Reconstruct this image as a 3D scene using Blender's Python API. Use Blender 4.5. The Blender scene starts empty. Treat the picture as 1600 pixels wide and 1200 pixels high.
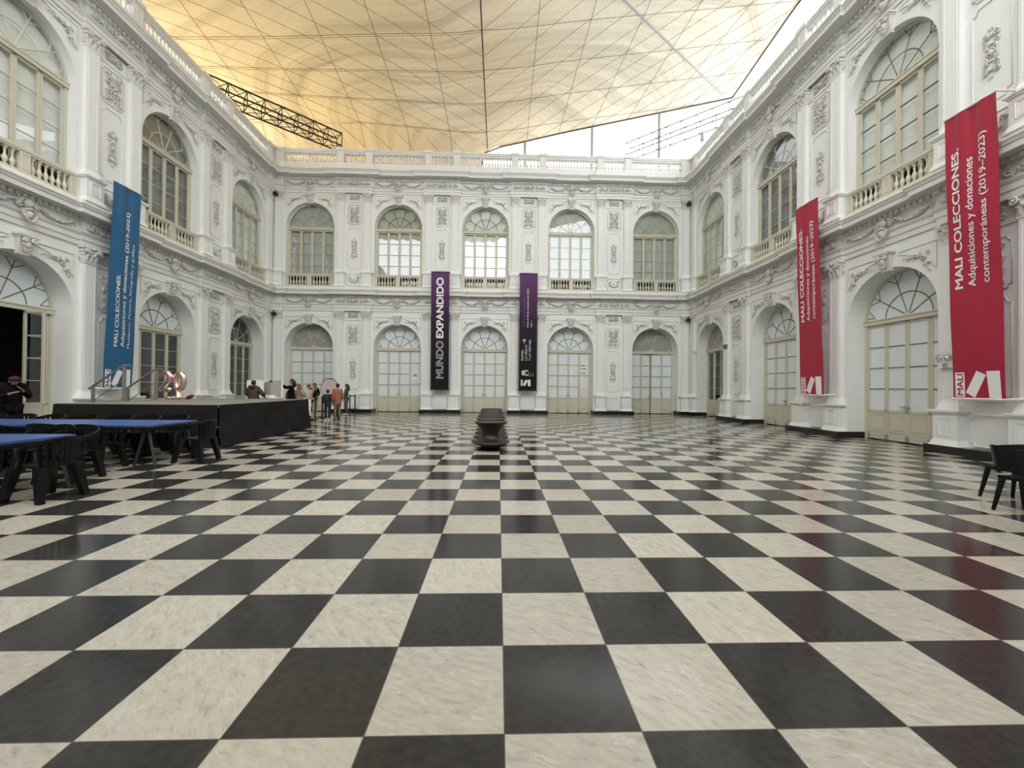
import bpy, bmesh, math, random
from math import sin, cos, pi, radians as R, sqrt
from mathutils import Vector, Matrix
random.seed(7)
SC = bpy.context.scene
COL = SC.collection

# ------------------------------------------------------------------ camera, world, exposure
CAMX, CAMY, CAMZ = 0.822, -1.766, 1.4973
YAW, PITCH, ROLL, FPX = 0.0329, 0.00708, 0.00974, 636.25
def make_camera():
    cam = bpy.data.cameras.new('camera'); o = bpy.data.objects.new('camera', cam); COL.objects.link(o)
    fwd = Vector((sin(YAW)*cos(PITCH), cos(YAW)*cos(PITCH), sin(PITCH)))
    r = Vector((cos(YAW), -sin(YAW), 0)); u = r.cross(fwd)
    r2 = r*cos(ROLL) + u*sin(ROLL); u2 = -r*sin(ROLL) + u*cos(ROLL)
    m = Matrix((r2, u2, -fwd)).transposed().to_4x4(); m.translation = (CAMX, CAMY, CAMZ)
    o.matrix_world = m
    cam.sensor_width = 36; cam.lens = FPX/1600*36; cam.clip_start = .05; cam.clip_end = 500
    SC.camera = o
make_camera()
SKY_BASE, SKY_GLOW = 3.1, 4.4
w = bpy.data.worlds.new('sky'); SC.world = w; w.use_nodes = True
nt = w.node_tree; bg = nt.nodes['Background']
tc = nt.nodes.new('ShaderNodeTexCoord'); sep = nt.nodes.new('ShaderNodeSeparateXYZ'); rp = nt.nodes.new('ShaderNodeValToRGB')
nt.links.new(tc.outputs['Generated'], sep.inputs[0]); nt.links.new(sep.outputs['Z'], rp.inputs[0])
rp.color_ramp.elements[0].color = (.95, .98, 1, 1); rp.color_ramp.elements[0].position = 0.1
rp.color_ramp.elements[1].color = (1, .99, .96, 1); rp.color_ramp.elements[1].position = .85
# overcast sky, glow added behind the viewer (south) to light the back wall
def wm(op, a, b):
    n_ = nt.nodes.new('ShaderNodeMath'); n_.operation = op
    for i_, q_ in enumerate((a, b)):
        if isinstance(q_, (int, float)): n_.inputs[i_].default_value = q_
        else: nt.links.new(q_, n_.inputs[i_])
    return n_.outputs[0]
ym = wm('MAXIMUM', wm('MULTIPLY', sep.outputs['Y'], -1.0), 0.0)
glow = wm('MULTIPLY', wm('POWER', ym, 1.5), SKY_GLOW)
nt.links.new(rp.outputs[0], bg.inputs['Color']); nt.links.new(wm('ADD', glow, SKY_BASE), bg.inputs['Strength'])
sun = bpy.data.lights.new('sun', 'SUN'); sun.energy = 0.8; sun.angle = R(25); sun.color = (1, .95, .86)
so = bpy.data.objects.new('sun', sun); COL.objects.link(so); so.rotation_euler = (R(30), R(24), 0)
SC.view_settings.view_transform = 'Standard'; SC.view_settings.look = 'None'
SC.view_settings.gamma = 1; SC.view_settings.use_curve_mapping = False
SC.view_settings.exposure = -0.14
SC.cycles.max_bounces = 10; SC.cycles.diffuse_bounces = 6; SC.cycles.glossy_bounces = 4
SC.cycles.transparent_max_bounces = 12; SC.cycles.transmission_bounces = 6
SC.cycles.sample_clamp_indirect = 8; SC.cycles.caustics_reflective = False; SC.cycles.caustics_refractive = False
SC.cycles.use_denoising = True

# ------------------------------------------------------------------ materials
def N(t, k, **kw):
    n = t.nodes.new(k)
    for a, b in kw.items():
        if a.startswith('i_'): n.inputs[a[2:].replace('_', ' ')].default_value = b
        else: setattr(n, a, b)
    return n
def mat(name, col, rough=.6, metal=0, noise=None, nscale=8, bump=0, spec=.5, coat=0, nstretch=(1, 1, 1)):
    m = bpy.data.materials.new(name); m.use_nodes = True; t = m.node_tree; p = t.nodes['Principled BSDF']
    p.inputs['Base Color'].default_value = (*col, 1); p.inputs['Roughness'].default_value = rough
    p.inputs['Metallic'].default_value = metal; p.inputs['Specular IOR Level'].default_value = spec
    if coat: p.inputs['Coat Weight'].default_value = coat; p.inputs['Coat Roughness'].default_value = .1
    c = N(t, 'ShaderNodeTexCoord'); mp = N(t, 'ShaderNodeMapping'); mp.inputs['Scale'].default_value = nstretch
    t.links.new(c.outputs['Object'], mp.inputs[0])
    n = N(t, 'ShaderNodeTexNoise'); n.inputs['Scale'].default_value = nscale; n.inputs['Detail'].default_value = 4
    t.links.new(mp.outputs[0], n.inputs['Vector'])
    k = noise if noise is not None else .05
    mx = N(t, 'ShaderNodeMix', data_type='RGBA'); mx.inputs[6].default_value = tuple(max(0, v*(1-k)) for v in col) + (1,)
    mx.inputs[7].default_value = tuple(min(1, v*(1+k)) for v in col) + (1,)
    t.links.new(n.outputs['Fac'], mx.inputs[0]); t.links.new(mx.outputs[2], p.inputs['Base Color'])
    if bump:
        b = N(t, 'ShaderNodeBump'); b.inputs['Strength'].default_value = bump; b.inputs['Distance'].default_value = .01
        t.links.new(n.outputs['Fac'], b.inputs['Height']); t.links.new(b.outputs[0], p.inputs['Normal'])
    return m
WALL = mat('painted_plaster', (.775, .79, .78), .75, noise=.05, nscale=2.5, bump=.15)
RELIEF = mat('shade_grey_stucco', (.60, .59, .56), .85, noise=.22, nscale=22, bump=.3)  # greyer than the walls: crevice shade of the carving put into the colour
CAPM = mat('grey_painted_stone', (.67, .66, .63), .8, noise=.12, nscale=14, bump=.2)  # slightly greyer than the plain stone, for capitals and keystones
STONE = mat('painted_stone', (.72, .72, .705), .75, noise=.08, nscale=6, bump=.2)
BARD = mat('dark_glazing_bar', (.15, .15, .13), .5)
CREAM = mat('cream_joinery', (.57, .55, .45), .45, noise=.05, nscale=5)
PLINTH = mat('black_plinth', (.012, .012, .012), .2, noise=.1)
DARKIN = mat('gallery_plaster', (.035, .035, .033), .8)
BLIND_D = mat('dark_grey_blind', (.22, .225, .21), .8, noise=.35, nscale=.8)
BLIND_G = mat('grey_blind', (.48, .50, .46), .8, noise=.12, nscale=1.2)
BLIND_W = mat('white_blind', (.88, .90, .89), .8, noise=.05, nscale=1.2)
FILM = mat('frosted_film', (.70, .76, .77), .22, noise=.07, nscale=3)
FILM_G = mat('grey_film', (.30, .30, .28), .25, noise=.15, nscale=3)
BLACK_CLOTH = mat('black_cloth', (.0075, .0075, .008), .7, noise=.3, nscale=3, spec=.25)
DECK = mat('grey_carpet', (.20, .19, .175), .9, noise=.15, nscale=3)
STEEL = mat('brushed_steel', (.30, .29, .28), .4, metal=.6)
CHAIR = mat('black_plastic', (.0035, .0045, .0055), .34, noise=.1, spec=.3)
TRESTLE = mat('dark_wood', (.02, .016, .014), .6, noise=.3)
BLUE = mat('blue_tabletop', (.045, .10, .29), .35, noise=.08)
SPUN = mat('brown_polyethylene', (.015, .0105, .0105), .45, noise=.1, nscale=20, bump=.05)
RED = mat('crimson_banner_fabric', (.38, .014, .045), .45, noise=.05, nscale=3)
BLUEB = mat('blue_banner_fabric', (.012, .105, .235), .5, noise=.05, nscale=3)
WHITE = mat('white_print', (.82, .82, .84), .6, noise=.02)
INK = mat('black_ink', (.02, .02, .02), .6)
DBLUE = mat('blue_print', (.10, .07, .34), .6)
PAPER = mat('white_paper', (.78, .78, .77), .7, noise=.02)
PINKPAPER = mat('pale_pink_paper', (.72, .66, .70), .7, noise=.02)
PINKTEXT = mat('grey_ink', (.45, .40, .44), .7)
ROSE = mat('rose_gold_foil', (.95, .72, .66), .22, metal=1, noise=.03)
BLACKM = mat('black_metal', (.010, .010, .010), .5, noise=.1)
GREYM = mat('grey_metal', (.30, .31, .31), .5, noise=.05)
CHROME = mat('chrome', (.8, .8, .8), .12, metal=1)
PLAST_W = mat('white_plastic', (.75, .75, .72), .4)
GREEN = mat('green_sign', (.10, .20, .16), .4)
SKIN = mat('skin', (.36, .20, .14), .55, noise=.06)
HAIR = mat('black_hair', (.010, .008, .007), .5, noise=.3, nscale=40)
HAIRB = mat('brown_hair', (.035, .018, .012), .5, noise=.3, nscale=40)
def purple():
    m = bpy.data.materials.new('purple_banner_fabric'); m.use_nodes = True; t = m.node_tree; p = t.nodes['Principled BSDF']
    c = N(t, 'ShaderNodeTexCoord'); s = N(t, 'ShaderNodeSeparateXYZ'); t.links.new(c.outputs['Object'], s.inputs[0])
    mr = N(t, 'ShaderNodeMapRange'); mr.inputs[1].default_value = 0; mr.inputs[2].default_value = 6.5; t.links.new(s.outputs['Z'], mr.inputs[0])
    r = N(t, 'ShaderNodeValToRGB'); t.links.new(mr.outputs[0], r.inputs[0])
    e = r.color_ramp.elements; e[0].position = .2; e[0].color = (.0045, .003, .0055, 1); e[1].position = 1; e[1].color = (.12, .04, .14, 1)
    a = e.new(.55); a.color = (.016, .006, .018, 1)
    t.links.new(r.outputs[0], p.inputs['Base Color']); p.inputs['Roughness'].default_value = .6; p.inputs['Specular IOR Level'].default_value = .25
    return m
PURPLE = purple()
def glassmat():
    m = bpy.data.materials.new('window_glass'); m.use_nodes = True; t = m.node_tree; t.nodes.remove(t.nodes['Principled BSDF'])
    o = t.nodes['Material Output']; tr = N(t, 'ShaderNodeBsdfTransparent'); tr.inputs[0].default_value = (.93, .96, .95, 1)
    g = N(t, 'ShaderNodeBsdfGlossy'); g.inputs['Roughness'].default_value = .02; g.inputs['Color'].default_value = (.95, .97, 1, 1)
    ge = N(t, 'ShaderNodeNewGeometry'); dt = N(t, 'ShaderNodeVectorMath', operation='DOT_PRODUCT'); t.links.new(ge.outputs['Incoming'], dt.inputs[0]); t.links.new(ge.outputs['Normal'], dt.inputs[1])
    ab = N(t, 'ShaderNodeMath', operation='ABSOLUTE'); t.links.new(dt.outputs['Value'], ab.inputs[0]); om = N(t, 'ShaderNodeMath', operation='SUBTRACT'); om.inputs[0].default_value = 1; t.links.new(ab.outputs[0], om.inputs[1])
    pw = N(t, 'ShaderNodeMath', operation='POWER'); t.links.new(om.outputs[0], pw.inputs[0]); pw.inputs[1].default_value = 4.0
    f = N(t, 'ShaderNodeMath', operation='MULTIPLY_ADD'); t.links.new(pw.outputs[0], f.inputs[0]); f.inputs[1].default_value = .88; f.inputs[2].default_value = .10
    nz = N(t, 'ShaderNodeTexNoise'); nz.inputs['Scale'].default_value = 1.3; c = N(t, 'ShaderNodeTexCoord'); t.links.new(c.outputs['Object'], nz.inputs['Vector'])
    b = N(t, 'ShaderNodeBump'); b.inputs['Strength'].default_value = .12; b.inputs['Distance'].default_value = .03
    t.links.new(nz.outputs['Fac'], b.inputs['Height']); t.links.new(b.outputs[0], g.inputs['Normal'])
    mx = N(t, 'ShaderNodeMixShader'); t.links.new(f.outputs[0], mx.inputs[0]); t.links.new(tr.outputs[0], mx.inputs[1]); t.links.new(g.outputs[0], mx.inputs[2])
    t.links.new(mx.outputs[0], o.inputs[0]); return m
GLASS = glassmat()
def floormat():
    m = bpy.data.materials.new('checkered_marble'); m.use_nodes = True; t = m.node_tree; p = t.nodes['Principled BSDF']; L = t.links.new
    c = N(t, 'ShaderNodeTexCoord'); mp = N(t, 'ShaderNodeMapping'); mp.inputs['Location'].default_value = (-.862/.6, 0, 0); mp.inputs['Scale'].default_value = (1/.6, 1/.6, 1)
    L(c.outputs['Object'], mp.inputs[0])
    fl = N(t, 'ShaderNodeVectorMath', operation='FLOOR'); L(mp.outputs[0], fl.inputs[0])
    s = N(t, 'ShaderNodeSeparateXYZ'); L(fl.outputs[0], s.inputs[0])
    ad = N(t, 'ShaderNodeMath', operation='ADD'); L(s.outputs[0], ad.inputs[0]); L(s.outputs[1], ad.inputs[1])
    md = N(t, 'ShaderNodeMath', operation='PINGPONG'); L(ad.outputs[0], md.inputs[0]); md.inputs[1].default_value = 1   # 0 black, 1 white
    wn = N(t, 'ShaderNodeTexWhiteNoise', noise_dimensions='3D'); L(fl.outputs[0], wn.inputs['Vector'])
    # per tile rotated coordinates
    fr = N(t, 'ShaderNodeVectorMath', operation='FRACTION'); L(mp.outputs[0], fr.inputs[0])
    ang = N(t, 'ShaderNodeMath', operation='MULTIPLY'); L(wn.outputs['Value'], ang.inputs[0]); ang.inputs[1].default_value = 1.3
    ro = N(t, 'ShaderNodeVectorRotate', rotation_type='Z_AXIS'); L(fr.outputs[0], ro.inputs['Vector']); L(ang.outputs[0], ro.inputs['Angle'])
    of = N(t, 'ShaderNodeVectorMath', operation='MULTIPLY_ADD'); L(wn.outputs['Color'], of.inputs[0]); of.inputs[1].default_value = (40, 40, 40); L(ro.outputs[0], of.inputs[2])
    st = N(t, 'ShaderNodeMapping'); L(of.outputs[0], st.inputs[0]); st.inputs['Scale'].default_value = (3.6, 9.5, 1); st.inputs['Rotation'].default_value = (0, 0, .5)
    n1 = N(t, 'ShaderNodeTexNoise'); n1.inputs['Scale'].default_value = 1.6; n1.inputs['Detail'].default_value = 9; n1.inputs['Roughness'].default_value = .74; n1.inputs['Distortion'].default_value = .35
    L(st.outputs[0], n1.inputs['Vector'])
    r1 = N(t, 'ShaderNodeValToRGB'); L(n1.outputs['Fac'], r1.inputs[0]); e = r1.color_ramp.elements
    e[0].position = .28; e[0].color = (.27, .262, .235, 1); e[1].position = .66; e[1].color = (.50, .475, .41, 1); q = e.new(.45); q.color = (.42, .40, .348, 1)
    # thin light veins
    n2 = N(t, 'ShaderNodeTexNoise'); n2.inputs['Scale'].default_value = .30; n2.inputs['Detail'].default_value = 3; L(st.outputs[0], n2.inputs['Vector'])
    v = N(t, 'ShaderNodeMath', operation='SUBTRACT'); L(n2.outputs['Fac'], v.inputs[0]); v.inputs[1].default_value = .5
    va = N(t, 'ShaderNodeMath', operation='ABSOLUTE'); L(v.outputs[0], va.inputs[0])
    vm = N(t, 'ShaderNodeMapRange'); L(va.outputs[0], vm.inputs[0]); vm.inputs[1].default_value = 0; vm.inputs[2].default_value = .006; vm.inputs[3].default_value = .35; vm.inputs[4].default_value = 0
    mw = N(t, 'ShaderNodeMix', data_type='RGBA'); L(vm.outputs[0], mw.inputs[0]); L(r1.outputs[0], mw.inputs[6]); mw.inputs[7].default_value = (.70, .68, .62, 1)
    # tile tone
    hv = N(t, 'ShaderNodeHueSaturation'); L(mw.outputs[2], hv.inputs['Color'])
    tv = N(t, 'ShaderNodeMapRange'); L(wn.outputs['Value'], tv.inputs[0]); tv.inputs[3].default_value = .84; tv.inputs[4].default_value = 1.06; L(tv.outputs[0], hv.inputs['Value'])
    n3 = N(t, 'ShaderNodeTexNoise'); n3.inputs['Scale'].default_value = 14; n3.inputs['Detail'].default_value = 8; L(of.outputs[0], n3.inputs['Vector'])
    rb = N(t, 'ShaderNodeValToRGB'); L(n3.outputs['Fac'], rb.inputs[0]); rb.color_ramp.elements[0].position = .3; rb.color_ramp.elements[1].position = .7; rb.color_ramp.elements[0].color = (.024, .024, .024, 1); rb.color_ramp.elements[1].color = (.038, .0375, .037, 1)
    mb = N(t, 'ShaderNodeMix', data_type='RGBA'); L(md.outputs[0], mb.inputs[0]); L(rb.outputs[0], mb.inputs[6]); L(hv.outputs[0], mb.inputs[7])
    # joints
    ds = N(t, 'ShaderNodeVectorMath', operation='SUBTRACT'); L(fr.outputs[0], ds.inputs[0]); ds.inputs[1].default_value = (.5, .5, 0)
    da = N(t, 'ShaderNodeVectorMath', operation='ABSOLUTE'); L(ds.outputs[0], da.inputs[0]); dx = N(t, 'ShaderNodeSeparateXYZ'); L(da.outputs[0], dx.inputs[0])
    mxx = N(t, 'ShaderNodeMath', operation='MAXIMUM'); L(dx.outputs[0], mxx.inputs[0]); L(dx.outputs[1], mxx.inputs[1])
    jt = N(t, 'ShaderNodeMath', operation='GREATER_THAN'); L(mxx.outputs[0], jt.inputs[0]); jt.inputs[1].default_value = .4955
    mj = N(t, 'ShaderNodeMix', data_type='RGBA'); L(jt.outputs[0], mj.inputs[0]); L(mb.outputs[2], mj.inputs[6]); mj.inputs[7].default_value = (.09, .08, .065, 1)
    L(mj.outputs[2], p.inputs['Base Color'])
    rr = N(t, 'ShaderNodeMapRange'); L(n3.outputs['Fac'], rr.inputs[0]); rr.inputs[3].default_value = .08; rr.inputs[4].default_value = .19; L(rr.outputs[0], p.inputs['Roughness'])
    bm = N(t, 'ShaderNodeBump'); bm.inputs['Strength'].default_value = .06; bm.inputs['Distance'].default_value = .004; L(n3.outputs['Fac'], bm.inputs['Height']); L(bm.outputs[0], p.inputs['Normal'])
    p.inputs['Specular IOR Level'].default_value = .24
    return m
FLOOR = floormat()
def tentmat():
    m = bpy.data.materials.new('canopy_membrane'); m.use_nodes = True; t = m.node_tree; L = t.links.new
    t.nodes.remove(t.nodes['Principled BSDF']); o = t.nodes['Material Output']
    c = N(t, 'ShaderNodeTexCoord')
    # stretched water stain arcs
    ds = N(t, 'ShaderNodeTexNoise'); ds.inputs['Scale'].default_value = .10; ds.inputs['Detail'].default_value = 2; L(c.outputs['Object'], ds.inputs['Vector'])
    sp = N(t, 'ShaderNodeSeparateXYZ'); L(c.outputs['Object'], sp.inputs[0])
    gx = N(t, 'ShaderNodeVectorMath', operation='SUBTRACT'); L(c.outputs['Object'], gx.inputs[0]); gx.inputs[1].default_value = (1.0, 24.0, 0)
    gs = N(t, 'ShaderNodeVectorMath', operation='MULTIPLY'); L(gx.outputs[0], gs.inputs[0]); gs.inputs[1].default_value = (.75, 1, 0)
    ln = N(t, 'ShaderNodeVectorMath', operation='LENGTH'); L(gs.outputs[0], ln.inputs[0])
    da = N(t, 'ShaderNodeMath', operation='MULTIPLY_ADD'); L(ds.outputs['Fac'], da.inputs[0]); da.inputs[1].default_value = 5; L(ln.outputs['Value'], da.inputs[2])
    cb = N(t, 'ShaderNodeCombineXYZ'); L(da.outputs[0], cb.inputs[0]); mx0 = N(t, 'ShaderNodeMath', operation='MULTIPLY'); L(sp.outputs[0], mx0.inputs[0]); mx0.inputs[1].default_value = .03; L(mx0.outputs[0], cb.inputs[1])
    n1 = N(t, 'ShaderNodeTexNoise'); n1.inputs['Scale'].default_value = 1.5; n1.inputs['Detail'].default_value = 6; n1.inputs['Roughness'].default_value = .7; L(cb.outputs[0], n1.inputs['Vector'])
    n2 = N(t, 'ShaderNodeTexNoise'); n2.inputs['Scale'].default_value = .16; n2.inputs['Detail'].default_value = 3; L(c.outputs['Object'], n2.inputs['Vector'])
    n3 = N(t, 'ShaderNodeTexNoise'); n3.inputs['Scale'].default_value = 6; n3.inputs['Detail'].default_value = 8; L(c.outputs['Object'], n3.inputs['Vector'])
    # golden west to pale east: dirt plus sky light through the fabric, painted in
    tone_x = N(t, 'ShaderNodeMapRange'); L(sp.outputs[0], tone_x.inputs[0]); tone_x.inputs[1].default_value = -9; tone_x.inputs[2].default_value = 12
    a2 = N(t, 'ShaderNodeMath', operation='MULTIPLY_ADD'); L(n2.outputs['Fac'], a2.inputs[0]); a2.inputs[1].default_value = .5; L(tone_x.outputs[0], a2.inputs[2])
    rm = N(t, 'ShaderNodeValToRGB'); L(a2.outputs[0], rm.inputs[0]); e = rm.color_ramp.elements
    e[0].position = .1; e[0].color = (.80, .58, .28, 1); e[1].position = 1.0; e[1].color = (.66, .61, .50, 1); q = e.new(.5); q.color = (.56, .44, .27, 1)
    ms = N(t, 'ShaderNodeMapRange'); L(n1.outputs['Fac'], ms.inputs[0]); ms.inputs[1].default_value = .32; ms.inputs[2].default_value = .56; ms.inputs[3].default_value = .66; ms.inputs[4].default_value = 1
    m3 = N(t, 'ShaderNodeMapRange'); L(n3.outputs['Fac'], m3.inputs[0]); m3.inputs[1].default_value = .3; m3.inputs[2].default_value = .7; m3.inputs[3].default_value = .93; m3.inputs[4].default_value = 1.03
    mm = N(t, 'ShaderNodeMath', operation='MULTIPLY'); L(ms.outputs[0], mm.inputs[0]); L(m3.outputs[0], mm.inputs[1])
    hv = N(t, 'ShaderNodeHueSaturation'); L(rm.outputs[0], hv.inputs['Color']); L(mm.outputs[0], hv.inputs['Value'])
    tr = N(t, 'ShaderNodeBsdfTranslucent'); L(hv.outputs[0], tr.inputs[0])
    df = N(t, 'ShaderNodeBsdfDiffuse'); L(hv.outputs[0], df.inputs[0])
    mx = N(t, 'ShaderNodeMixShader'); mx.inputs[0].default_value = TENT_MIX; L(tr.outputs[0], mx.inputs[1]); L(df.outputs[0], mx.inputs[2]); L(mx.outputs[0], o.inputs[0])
    return m
TENT_MIX = .79; TENT_Y0 = 4.2
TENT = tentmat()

# ------------------------------------------------------------------ mesh helpers
class MB:
    def __init__(s): s.v = []; s.f = []
    def add(s, vs, fs):
        b = len(s.v); s.v += [tuple(q) for q in vs]; s.f += [tuple(b+i for i in f) for f in fs]; return s
    def box(s, x0, x1, y0, y1, z0, z1):
        return s.add([(x0,y0,z0),(x1,y0,z0),(x1,y1,z0),(x0,y1,z0),(x0,y0,z1),(x1,y0,z1),(x1,y1,z1),(x0,y1,z1)],
                     [(0,3,2,1),(4,5,6,7),(0,1,5,4),(1,2,6,5),(2,3,7,6),(3,0,4,7)])
    def taper(s, x0, x1, y0, y1, z0, z1, k):   # box whose bottom flares out by k
        return s.add([(x0-k,y0-k,z0),(x1+k,y0-k,z0),(x1+k,y1,z0),(x0-k,y1,z0),(x0,y0,z1),(x1,y0,z1),(x1,y1,z1),(x0,y1,z1)],
                     [(0,3,2,1),(4,5,6,7),(0,1,5,4),(1,2,6,5),(2,3,7,6),(3,0,4,7)])
    def prism(s, pts, y0, y1):                 # polygon in xz, extruded along y
        n = len(pts); vs = [(x, y0, z) for x, z in pts] + [(x, y1, z) for x, z in pts]
        fs = [tuple(range(n)), tuple(range(2*n-1, n-1, -1))] + [(i, i+n, (i+1) % n+n, (i+1) % n) for i in range(n)]
        return s.add(vs, fs)
    def tube(s, pts, rad, n=6, closed=False, cap=True, flat=1.0):
        pts = [Vector(p) for p in pts]; m = len(pts)
        if not hasattr(rad, '__len__'): rad = [rad]*m
        vs = []; up = None
        for i, p in enumerate(pts):
            a = pts[(i-1) % m] if (closed or i > 0) else p; b = pts[(i+1) % m] if (closed or i < m-1) else p
            d = (b-a)
            if d.length < 1e-9: d = Vector((0, 0, 1))
            d.normalize()
            if up is None: up = Vector((0, 1, 0)) if abs(d.y) < .9 else Vector((1, 0, 0))
            sd = d.cross(up)
            if sd.length < 1e-6: sd = d.orthogonal()
            sd.normalize(); up = sd.cross(d).normalized()
            for k in range(n):
                t = 2*pi*k/n; vs.append(p + sd*cos(t)*rad[i] + up*sin(t)*rad[i]*flat)
        fs = []
        for i in range(m if closed else m-1):
            for k in range(n):
                a = i*n+k; b = i*n+(k+1) % n; c = ((i+1) % m)*n+(k+1) % n; e = ((i+1) % m)*n+k
                fs.append((a, b, c, e))
        if not closed and cap: fs.append(tuple(range(n-1, -1, -1))); fs.append(tuple((m-1)*n+k for k in range(n)))
        return s.add(vs, fs)
    def lathe(s, prof, n=24, c=(0, 0, 0), sx=1, sy=1):
        vs = []
        for r, z in prof:
            for k in range(n): vs.append((c[0]+r*cos(2*pi*k/n)*sx, c[1]+r*sin(2*pi*k/n)*sy, c[2]+z))
        m = len(prof); fs = [(i*n+k, i*n+(k+1) % n, (i+1)*n+(k+1) % n, (i+1)*n+k) for i in range(m-1) for k in range(n)]
        fs.append(tuple(range(n-1, -1, -1))); fs.append(tuple((m-1)*n+k for k in range(n)))
        return s.add(vs, fs)
    def ball(s, c, r, n=10, m=6):
        if not hasattr(r, '__len__'): r = (r, r, r)
        prof = [(sin(pi*i/m), -cos(pi*i/m)) for i in range(m+1)]
        vs = []
        for a, z in prof:
            for k in range(n): vs.append((c[0]+max(a, .01)*cos(2*pi*k/n)*r[0], c[1]+max(a, .01)*sin(2*pi*k/n)*r[1], c[2]+z*r[2]))
        fs = [(i*n+k, i*n+(k+1) % n, (i+1)*n+(k+1) % n, (i+1)*n+k) for i in range(m) for k in range(n)]
        fs.append(tuple(range(n-1, -1, -1))); fs.append(tuple(m*n+k for k in range(n)))
        return s.add(vs, fs)
    def xf(s, M, i0=0):
        for i in range(i0, len(s.v)): s.v[i] = tuple(M @ Vector(s.v[i]))
        return s
    def mesh(s, name, m, smooth=None):
        me = bpy.data.meshes.new(name); me.from_pydata(s.v, [], s.f); me.materials.append(m)
        bm = bmesh.new(); bm.from_mesh(me); bmesh.ops.recalc_face_normals(bm, faces=bm.faces); bm.to_mesh(me); bm.free()
        if smooth is not None:
            for p in me.polygons: p.use_smooth = True
            me.set_sharp_from_angle(angle=R(smooth))
        me.update(); return me
RELIEFS = ('floral_relief', 'pendant_relief', 'wreath_relief', 'spandrel_relief', 'garland_relief', 'scroll_relief', 'swag_relief', 'panel_moulding')
def put(name, me, parent=None, loc=(0, 0, 0), rz=0, sc=None):
    o = bpy.data.objects.new(name, me); COL.objects.link(o)
    if parent is not None: o.parent = parent
    o.location = loc; o.rotation_euler = (0, 0, rz)
    if sc is not None: o.scale = sc
    if name in RELIEFS: o.scale.y = 1.2 if name == 'pendant_relief' else 1.6
    return o
def tag(o, label=None, cat=None, group=None, kind=None):
    if label: o['label'] = label
    if cat: o['category'] = cat
    if group: o['group'] = group
    if kind: o['kind'] = kind
    return o
def thing(name, label, cat, loc=(0, 0, 0), rz=0, group=None, kind=None):
    return tag(put(name, None, None, loc, rz), label, cat, group, kind)
def copy_tree(o, parent=None, loc=None, rz=None, label=None):
    c = o.copy(); COL.objects.link(c); c.parent = parent
    if loc is not None: c.location = loc
    if rz is not None: c.rotation_euler = (0, 0, rz)
    if label: c['label'] = label
    for ch in list(o.children): copy_tree(ch, c)
    return c
def arc(cx, cz, r, a0, a1, n, y=0): return [(cx+r*cos(a0+(a1-a0)*i/n), y, cz+r*sin(a0+(a1-a0)*i/n)) for i in range(n+1)]

# ------------------------------------------------------------------ hall dimensions
W, YB, YR, S, E_ = 11.81, 21.2, -7.32, 4.87, 2.07
A = 1.32                       # half width of the arched openings
Z1S, Z2S = 3.64, 10.36         # springing heights
DL, DU = .60, .30              # depth of the joinery behind the wall face
MATF = {'back': Matrix.Translation((0, YB, 0)),
        'right': Matrix.Translation((W, 0, 0)) @ Matrix.Rotation(-pi/2, 4, 'Z'),
        'left': Matrix.Translation((-W, 0, 0)) @ Matrix.Rotation(pi/2, 4, 'Z'),
        'rear': Matrix.Translation((0, YR, 0)) @ Matrix.Rotation(pi, 4, 'Z')}
SIDEY = [YB-E_-S*k for k in range(6)]
BAYS = {'back': [-2*S, -S, 0, S, 2*S], 'right': [-y for y in SIDEY], 'left': [y for y in SIDEY], 'rear': [-2*S, -S, 0, S, 2*S]}
ENDS = {'back': (-W, W), 'right': (-YB, -YR), 'left': (YR, YB), 'rear': (-W, W)}
RZF = {'back': 0, 'right': -pi/2, 'left': pi/2, 'rear': pi}
def facade(side, s, y, z): return tuple(MATF[side] @ Vector((s, y, z)))

# floor
fl = MB().add([(-30, -24, 0), (30, -24, 0), (30, 40, 0), (-30, 40, 0)], [(0, 1, 2, 3)])
tag(put('floor', fl.mesh('floor', FLOOR)), 'polished black and white checkered marble floor', 'floor', kind='structure')

# wall bodies
def wall_mesh(side):
    m = MB(); e0, e1 = ENDS[side]; cs = sorted(BAYS[side]); ZT = 13.3; NA = 20
    edges = [e0] + [x for c in cs for x in (c-A, c+A)] + [e1]
    for i in range(0, len(edges), 2):
        m.add([(edges[i], 0, 0), (edges[i+1], 0, 0), (edges[i+1], 0, ZT), (edges[i], 0, ZT)], [(0, 1, 2, 3)])
    for c in cs:
        for (zs, z0, ztop, dep) in ((Z1S, 0, 6.9, .75), (Z2S, 6.9, ZT, .5)):
            if z0 > 0: pass
            a = arc(c, zs, A, pi, 0, NA)
            for i in range(NA):
                p, q = a[i], a[i+1]
                m.add([p, q, (q[0], 0, ztop), (p[0], 0, ztop)], [(0, 1, 2, 3)])
                m.add([p, q, (q[0], dep, q[2]), (p[0], dep, p[2])], [(0, 1, 2, 3)])
            for x in (c-A, c+A): m.add([(x, 0, z0), (x, dep, z0), (x, dep, zs), (x, 0, zs)], [(0, 1, 2, 3)])
            # back face of the wall around the opening keeps the galleries closed
            for i in range(NA):
                p, q = a[i], a[i+1]
                m.add([(p[0], dep, p[2]), (q[0], dep, q[2]), (q[0], dep, ztop), (p[0], dep, ztop)], [(0, 1, 2, 3)])
        m.add([(c-A, 0, 6.9), (c+A, 0, 6.9), (c+A, .75, 6.9), (c-A, .75, 6.9)], [(0, 1, 2, 3)])
    for i in range(0, len(edges), 2):
        m.add([(edges[i], .5, 0), (edges[i+1], .5, 0), (edges[i+1], .5, ZT), (edges[i], .5, ZT)], [(0, 1, 2, 3)])
    return m.mesh('wall', WALL, 35)
WALLS = {}
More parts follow.
